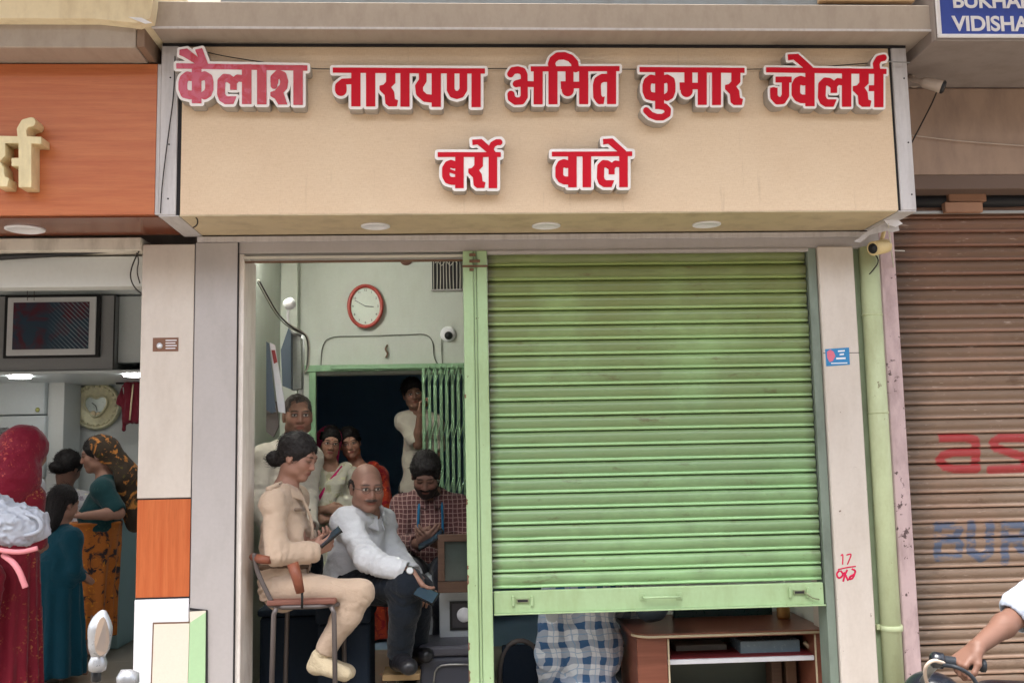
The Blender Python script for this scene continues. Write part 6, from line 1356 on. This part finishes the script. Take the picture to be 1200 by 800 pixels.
# ------------------------------------------------------------ cables and cameras outside
M_cam = mat('yellowed_camera_plastic', (212, 190, 140), .45, var=.1)
bc = empty('bullet_camera', tuple(F0(1030, 288, -.12)), label='yellowed bullet security camera under the right corner of the beige signboard', cat='camera')
q = F0(1024, 291, -.16); dr = unit(V3(.85, .50, .22)); lathe('camera_body', [(.030, -.052), (.034, -.050), (.034, .02), (.033, .052), (.020, .060), (.001, .061)], q+dr*.045, dr, M_cam, bc, 24); lathe('camera_lens', [(.001, -.001), (.024, -.001), (.0245, .004), (.001, .004)], q+dr*-.009, dr, M_black, bc, 20)
tube('camera_bracket', [q+dr*.06+V3(0, 0, .02), q+dr*.07+V3(.01, 0, .07), q+dr*.08+V3(.012, .03, .10)], .010, M_cam, bc, 8)
wire('black wire bowing down from the bullet camera over the green pipe', [(1028, 283, -.1), (1024, 296, -.07), (1031, 306, -.065), (1022, 318, -.063), (1014, 326, -.03)], .0028, M_cable)
brk = empty('torn_cladding', tuple(F0(1030, 272, -.2)), label='torn white cladding flap hanging under the right corner of the signboard', cat='cladding piece')
ppoly('torn_flap', [(1001, 283), (1016, 271), (1035, 262), (1052, 261), (1054, 270), (1046, 272), (1040, 270), (1020, 275), (1008, 284)], -.22, .006, M_silver, brk); ppoly('torn_flap', [(1036, 258), (1052, 257), (1058, 262), (1050, 266), (1040, 263)], -.24, .004, M_white, brk)
wire('thin white wire hanging straight down from the torn cladding', [(1041, 262, -.24), (1044, 290, -.12), (1048, 316, .02), (1050, 345, .08)], .0036, M_cablew)
wire('thin white wire lying on the brown shutter beside the camera', [(1036, 293, .05), (1060, 294, .09)], .003, M_cablew)
fl = empty('flood_camera', tuple(F0(1090, 95, -.25)), label='small dusty camera with a dark lens on a bracket under the blue board', cat='camera')
q = F0(1092, 99, -.30); dr = unit(V3(.75, -.35, -.38)); M_dusty = mat('dusty_pale_plastic', (178, 162, 148), .7, var=.15)
lathe('camera_body', [(.016, -.05), (.026, -.035), (.028, .02), (.030, .045), (.020, .047)], q, dr, M_dusty, fl, 20); lathe('camera_lens', [(.0285, .036), (.031, .052), (.024, .06), (.001, .056)], q, dr, M_black, fl, 20)
tube('camera_bracket', [q-dr*.04, q-dr*.06+V3(-.02, .05, .03), F0(1070, 88, -.15), F0(1066, 80, -.03)], .012, M_dusty, fl, 8, 1); lathe('bracket_plate', [(.05, 0), (.05, .012), (.001, .013)], F0(1070, 92, -.03), (0, -1, 0), M_dusty, fl, 18)
tube('coiled_cable', [F0(1066+7*math.cos(a)+a, 84+5*math.sin(a), -.07-.006*a) for a in np.linspace(0, 12, 26)], .006, M_dusty, fl, 6, 1)
wire('dark wire slanting down the brown wall right of the signboard', [(1108, 72, -.06), (1098, 110, -.06), (1080, 145, -.04), (1068, 168, -.04)], .0035, M_cable)
wire('faint grey wire crossing the brown wall', [(1063, 158, -.035), (1120, 165, -.035), (1200, 171, -.035), (1260, 175, -.035)], .0028, M_dusty)
wire('steel rod crossing from the last red word to the right frame', [(1036, 72, -.43), (1050, 73, -.43), (1066, 73.5, -.43)], .0028, M_steel)
wire('thin black wire strung from the first red word over the signboard', [(236, 60, -.41), (262, 66, -.412), (300, 72, -.412), (350, 79, -.412), (384, 82, -.412), (600, 80, -.409), (900, 83, -.409), (1036, 73, -.412)], .0022, M_cable)
wire('thin dark wire hanging down the left silver frame', [(205, 66, -.41), (204, 110, -.41), (197, 160, -.41), (190, 215, -.41), (188, 250, -.41)], .0028, M_cable)
wire('tangled wires hanging from the left shop lintel', [(163, 294, -.0), (155, 310, .0), (152, 325, .0), (158, 338, .0), (166, 344, .0)], .0035, M_cable)
wire('second loop of wire hanging from the left shop lintel', [(160, 296, -.02), (163, 305, -.01), (160, 318, .0), (164, 332, .0)], .003, M_cable)
wire('short curling wire under the left corner of the soffit', [(229, 254, -.37), (232, 258, -.36), (231, 264, -.34), (226, 267, -.33)], .003, M_cable)
# ------------------------------------------------------------ inside the left shop
M_cabl = mat('pale_blue_cabinet_laminate', (196, 204, 206), .35, var=.04); M_tvb = mat('tv_bezel_silver', (206, 208, 210), .35); M_tvf = mat('grey_cabinet_front', (136, 138, 140), .5, var=.05)
uc = empty('overhead_cabinet', tuple(P(60, 440, 1.6)), label='grey overhead cabinet with framed screen and lit lamps at the top of the left shop', cat='cabinet')
z0, z1 = P(80, 434, 1.55)[2], P(80, 300, 1.55)[2]; xr_ = P(133, 400, 1.55)[0]
box('cabinet_case', -4.2, xr_, 1.56, 2.4, z0, P(80, 346, 1.55)[2], M_tvf, uc, .003); box('cabinet_case', -4.2, -1.48, 1.60, 2.45, P(80, 345, 1.6)[2], 2.99, M_cabl, uc, .003); box('cabinet_case', xr_+.004, -1.48, 1.62, 2.4, z0+.05, P(80, 347, 1.6)[2], M_cabl, uc, .003)
box('cabinet_soffit', -4.2, -1.48, 1.54, 2.70, z0-.02, z0-.002, M_cabl, uc, .002); box('cabinet_edge', xr_-.004, xr_+.003, 1.555, 1.561, z0, P(80, 346, 1.55)[2], M_black, uc, 0)
o = pbox('screen_surround', (4.5, 345, 117, 419), 1.535, .024, M_black, uc, .003); pbox('screen_bezel', (8, 348, 112, 416), 1.528, .010, M_tvb, uc, .003)
def screen_mat():
    m, t, b = base_mat('screen_painted_reflections', .12, .6); n = t.noise(t.pos(), 7, 4, .6, 1); n2 = t.noise(t.pos(), 3, 2)
    c = t.mix(t.ramp(n, .45, .62), srgb(50, 66, 82), srgb(84, 44, 56)); c = t.mix(t.math('MULTIPLY', t.ramp(n2, .5, .7), .6), c, srgb(60, 92, 108)); wv = t.new('TexWave'); wv.bands_direction = 'DIAGONAL'; wv.inputs['Scale'].default_value = 22; t.link(t.pos(), wv.inputs['Vector']); sp_ = t.new('SeparateXYZ'); t.link(t.pos(), sp_.inputs[0]); hm = t.math('MULTIPLY', t.ramp(wv.outputs[1], .75, .9), t.mr(sp_.outputs[0], -2.52, -2.36)); c = t.mix(t.math('MULTIPLY', hm, .35), c, srgb(180, 200, 210)); t.link(c, b.inputs['Base Color']); return m  # tinted patches are painted reflections, with a diagonal hatch pattern over them
pbox('screen', (15, 354, 104, 409), 1.524, .004, screen_mat(), uc, 0)
for (uu, vv) in ((20, 441.5), (155, 438.5)):
    q = P(uu, vv, 1.62); lathe('lit_lamp', [(.001, 0), (.062, 0), (.066, .008), (.07, .012)], (q[0], 1.66, z0-.034), (0, 0, 1), M_led, uc, 24)
pf2 = empty('glass_partition', tuple(P(40, 480, 2.5)), label='pale cabinet wall panels behind the customers in the left shop', cat='cabinet')
pbox('cabinet_panel', (-60, 446, 52, 486), 2.2, .3, M_cabl, pf2, .006); pbox('cabinet_panel', (-60, 487.5, 52, 560), 2.2, .3, M_cabl, pf2, .006); pbox('cabinet_panel', (53.5, 446, 73, 640), 2.25, .3, M_wallL, pf2, .004); pbox('cabinet_panel', (75, 444, 175, 640), 2.6, .12, M_wallL, pf2, .004)
lathe('round_label', [(.016, 0), (.001, .002)], P(44, 480, 2.198), (0, -1, 0), mat('yellow_label', (190, 190, 110), .5), pf2, 16)
tc = empty('counter_left', tuple(P(30, 700, 1.9)*[1, 1, 0]+[0, 0, .3]), label='pale counter along the back of the left shop behind the customers', cat='counter'); tc.name = 'sales_counter'
box('counter_front', -4.2, P(150, 640, 2.4)[0], 2.25, 2.6, .30, 1.20, mat('teal_tinted_counter', (150, 182, 182), .4), tc, .006); box('counter_top', -4.2, P(152, 640, 2.4)[0], 2.22, 2.62, 1.201, 1.235, M_cabl, tc, .004)
# ornate clock
c = F0(112.5, 475.5, 2.55); oc = empty('ornate_clock', tuple(c), label='round ornate pale gold clock hanging on the wall of the left shop', cat='clock'); M_og = mat('pale_gold_ornament', (206, 200, 164), .35, .5, .15, var=.25, vs=25, fine=.2)
lathe('clock_body', [(.165, 0), (.172, .012), (.160, .026), (.135, .032), (.118, .024), (.001, .022)], c+V3(0, .03, 0), (0, -1, 0), M_og, oc, 36)
tube('clock_rim', [c+V3(.155*math.cos(w), .0, .155*math.sin(w)) for w in np.linspace(0, 2*math.pi, 37)[:-1]], [.012], M_og, oc, 8, closed=True)
for i in range(22):
    w = 2*math.pi*i/22; lathe('rim_bead', [(.001, -.012), (.011, -.006), (.011, .006), (.001, .012)], c+V3(.140*math.cos(w), -.004, .140*math.sin(w)), (0, 1, 0), M_og, oc, 8)
hp_ = [(0, -.085), (-.05, -.045), (-.082, .01), (-.075, .055), (-.04, .075), (0, .05), (.04, .075), (.075, .055), (.082, .01), (.05, -.045)]
tube('heart_frame', [c+V3(a, -.008, b2) for a, b2 in hp_], .008, M_og, oc, 8, 2, True)
meshobj('clock_dial', [c+V3(a*.95, -.001, b2*.95) for a, b2 in hp_]+[c+V3(0, -.001, 0)], [(i, (i+1) % 10, 10) for i in range(10)][::1], mat('silver_dial', (176, 184, 176), .3, metal=.3), oc)
tube('clock_hand', [c+V3(0, -.006, .0), c+V3(-.028, -.006, .024)], .0025, M_black, oc, 5); tube('clock_hand', [c+V3(0, -.006, .0), c+V3(.01, -.006, -.035)], .002, M_black, oc, 5)
lathe('small_gear', [(.022, 0), (.020, .008), (.010, .010), (.001, .006)], c+V3(-.018, -.003, -.055), (0, -1, 0), M_goldside, oc, 12); lathe('small_gear', [(.018, 0), (.016, .008), (.008, .010), (.001, .006)], c+V3(.02, -.003, -.06), (0, -1, 0), M_goldside, oc, 12)
# hanging maroon cloth
hc = empty('hanging_cloth', tuple(F0(155, 470, 2.3)), label='maroon cloth with a gold stripe hanging from a hook beside the ornate clock', cat='cloth')
M_mar = cloth_mat('maroon_cloth', (112, 34, 48)); c0 = F0(153, 475, 2.3)
drape(hc, 'cloth', M_mar, c0-.3, c0+.3, .006, lambda g: (g.cone(F0(143, 452, 2.3), F0(141, 472, 2.3), .012, .022, .02), g.cone(F0(151, 450, 2.3), F0(150, 492, 2.3), .022, .03, .02), g.cone(F0(160, 450, 2.3), F0(161, 490, 2.3), .025, .035, .02), g.cone(F0(147, 450, 2.3), F0(145, 503, 2.3), .012, .008, .01)), (.012, (30, 30, 6), None, 3.0, .8))
tube('gold_stripe', [F0(156, 450, 2.26), F0(154, 470, 2.255), F0(152, 492, 2.26)], .006, M_goldside, hc, 6, 1); tube('hook_rail', [F0(136, 449, 2.32), F0(168, 447, 2.32)], .008, M_black, hc, 6)
for k, (u) in enumerate((32, 40)): wire('thin cord hanging down in front of the framed screen, %s of two' % ('left' if k == 0 else 'right'), [(u, 290, 1.50), (u, 330, 1.50), (u, 352, 1.50)], .002, M_cable, 0)
# ------------------------------------------------------------ scooter mirror, bottom left
M_sil = mat('silver_mirror_shell', (150, 152, 156), .3, .6, .5, var=.08); M_mg = mat('mirror_glass', (176, 160, 148), .08, .8, .7)
sc_ = empty('parked_scooter', tuple(P(130, 800, -2.2)*[1, 1, 0]), label='scooter parked at the bottom left with only its silver mirror showing', cat='scooter')
q = F0(118, 744, -2.2)
f = Field(q-.12, q+.12, .0028); f.ell(q+V3(-.002, 0, .0), (.0265, .024, .050), None, .02); f.cone(q+V3(0, 0, .02), q+V3(.004, 0, .050), .018, .006, .02); f.cone(q+V3(-.004, 0, -.03), q+V3(-.006, 0, -.046), .017, .012, .015)
V_, F_ = f.mesh(); field_obj('mirror_shell', V_, F_, M_sil, sc_)
# glass: a narrow leaf on the side turned to the right and the camera
gpts = []
for k in range(18):
    a = 2*math.pi*k/18; gpts.append(q+V3(.012+.0135*math.cos(a)*(1-.3*math.sin(a)), -.0245+.008*math.cos(a), .002+.044*math.sin(a)))
meshobj('mirror_glass', gpts+[g_+V3(-.006, .012, 0) for g_ in gpts], [tuple(range(18))]+[(i, (i+1) % 18, (i+1) % 18+18, i+18) for i in range(18)], M_mg, sc_)
lathe('mirror_collar', [(.012, 0), (.019, .004), (.021, .02), (.015, .036), (.012, .04)], q+V3(-.006, 0, -.082), (.05, 0, 1), M_sil, sc_, 18); lathe('mirror_joint', [(.008, 0), (.011, .003), (.011, .022), (.008, .026)], q+V3(-.008, 0, -.105), (0, 0, 1), M_black, sc_, 14)
tube('mirror_stem', [q+V3(-.008, 0, -.10), q+V3(-.010, 0, -.16), q+V3(.02, .0, -.22), q+V3(.05, .0, -.25)], .0055, M_steel, sc_, 10, 2)
lathe('second_mirror', [(.001, 0), (.022, .004), (.028, .02), (.022, .04), (.001, .045)], F0(147, 806, -2.1), (.2, .2, 1), M_sil, sc_, 18)
q2 = q+V3(.05, .0, -.26); tube('handlebar', [q2+V3(-.22, .05, -.02), q2+V3(-.05, 0, 0), q2+V3(.12, .0, 0), q2+V3(.3, .05, -.02)], .014, M_black, sc_, 10, 1)
M_scoot = mat('dark_scooter_paint', (40, 44, 58), .3, .6)
f = Field(q2+V3(-.3, -.5, -.95), q2+V3(.45, 1.4, .1), .02)
f.cone(q2+V3(.04, 0, -.02), q2+V3(.04, -.05, -.35), .06, .14, .1); f.cone(q2+V3(.04, -.05, -.35), q2+V3(.04, 0, -.6), .14, .12, .1); f.cone(q2+V3(.04, .1, -.66), q2+V3(.04, .5, -.66), .10, .10, .08); f.cone(q2+V3(.04, .55, -.5), q2+V3(.04, 1.1, -.35), .14, .13, .1); f.cone(q2+V3(.04, .55, -.3), q2+V3(.04, 1.15, -.25), .11, .09, .05)
V_, F_ = f.mesh(); field_obj('body', V_, F_, M_scoot, sc_)
for y in (-.12, 1.05): o = tube('wheel', [q2+V3(.04, y+.19*math.cos(a), -.80+.19*math.sin(a)) for a in np.linspace(0, 2*math.pi, 25)[:-1]], .048, M_black, sc_, 10, closed=True)
# ------------------------------------------------------------ motorcycle at the right edge
M_rub = mat('grip_rubber', (34, 38, 44), .55, .3); M_bk = mat('motorcycle_black_paint', (22, 26, 34), .22, .6)
w0 = RIDER_WR; gr = F0(1128, 777, -1.62)
mc = empty('motorcycle', (float(w0[0]), float(w0[1]), 0), label='black motorcycle at the bottom right whose handlebar grip the rider holds', cat='motorcycle')
ga, gb = F0(1155, 780, -1.62), F0(1106, 774, -1.60)
lathe('grip', [(.001, 0), (.019, .002), (.0195, .012), (.0165, .014), (.0165, .125), (.018, .128), (.001, .13)], ga, unit(gb-ga), M_rub, mc, 16)
lathe('switch_box', [(.016, 0), (.024, .004), (.025, .03), (.018, .038), (.012, .04)], gb, unit(gb-ga), M_bk, mc, 16)
tube('clutch_lever', [gb+V3(-.02, -.035, -.005), F0(1120, 780, -1.68), F0(1138, 790, -1.68), F0(1146, 803, -1.68)], .006, M_rub, mc, 8, 2)
tube('clutch_cable', [gb+V3(-.015, -.03, 0), F0(1092, 772, -1.66), F0(1082, 784, -1.64), F0(1088, 806, -1.6), F0(1098, 830, -1.55)], .0055, M_dusty, mc, 8, 2)
hd_h = gb+V3(.12, .42, -.20); hd_g = gb+V3(.26, .50, -.21); hb = [gb, F0(1094, 779, -1.58), F0(1080, 800, -1.45), F0(1076, 806, -1.3), F0(1080, 800, -1.15), hd_h, hd_g]; tube('handlebar', hb, .011, M_steel, mc, 10, 2)
hd_ = F0(1090, 818, -1.42)
f = Field(hd_-.22, hd_+.22, .007); f.ell(hd_, (.085, .09, .085), None, .03); f.cone(hd_+V3(.05, 0, .0), hd_+V3(.12, 0, -.03), .055, .05, .04); V_, F_ = f.mesh(); field_obj('headlamp_cowl', V_, F_, M_bk, mc)
f = Field(hd_+V3(.05, -.4, -.6), hd_+V3(1.3, .4, .3), .016); f.cone(hd_+V3(.22, 0, -.08), hd_+V3(.5, 0, -.08), .13, .11, .08); f.cone(hd_+V3(.55, 0, -.14), hd_+V3(1.1, 0, -.10), .10, .09, .06); f.cone(hd_+V3(.35, 0, -.35), hd_+V3(.55, 0, -.38), .13, .12, .08)
V_, F_ = f.mesh(); field_obj('tank_and_seat', V_, F_, M_bk, mc)
for dx in (-.32, .95): tube('wheel', [hd_+V3(dx+.27*math.cos(a), 0, -.0)+V3(0, 0, .315-hd_[2]+.27*math.sin(a)) for a in np.linspace(0, 2*math.pi, 33)[:-1]], .045, M_rub, mc, 10, closed=True)
for y in (-.07, .07): tube('fork', [hd_+V3(.03, y, .05), (hd_[0]-.32, hd_[1]+y, .315)], .02, M_steel, mc, 10)
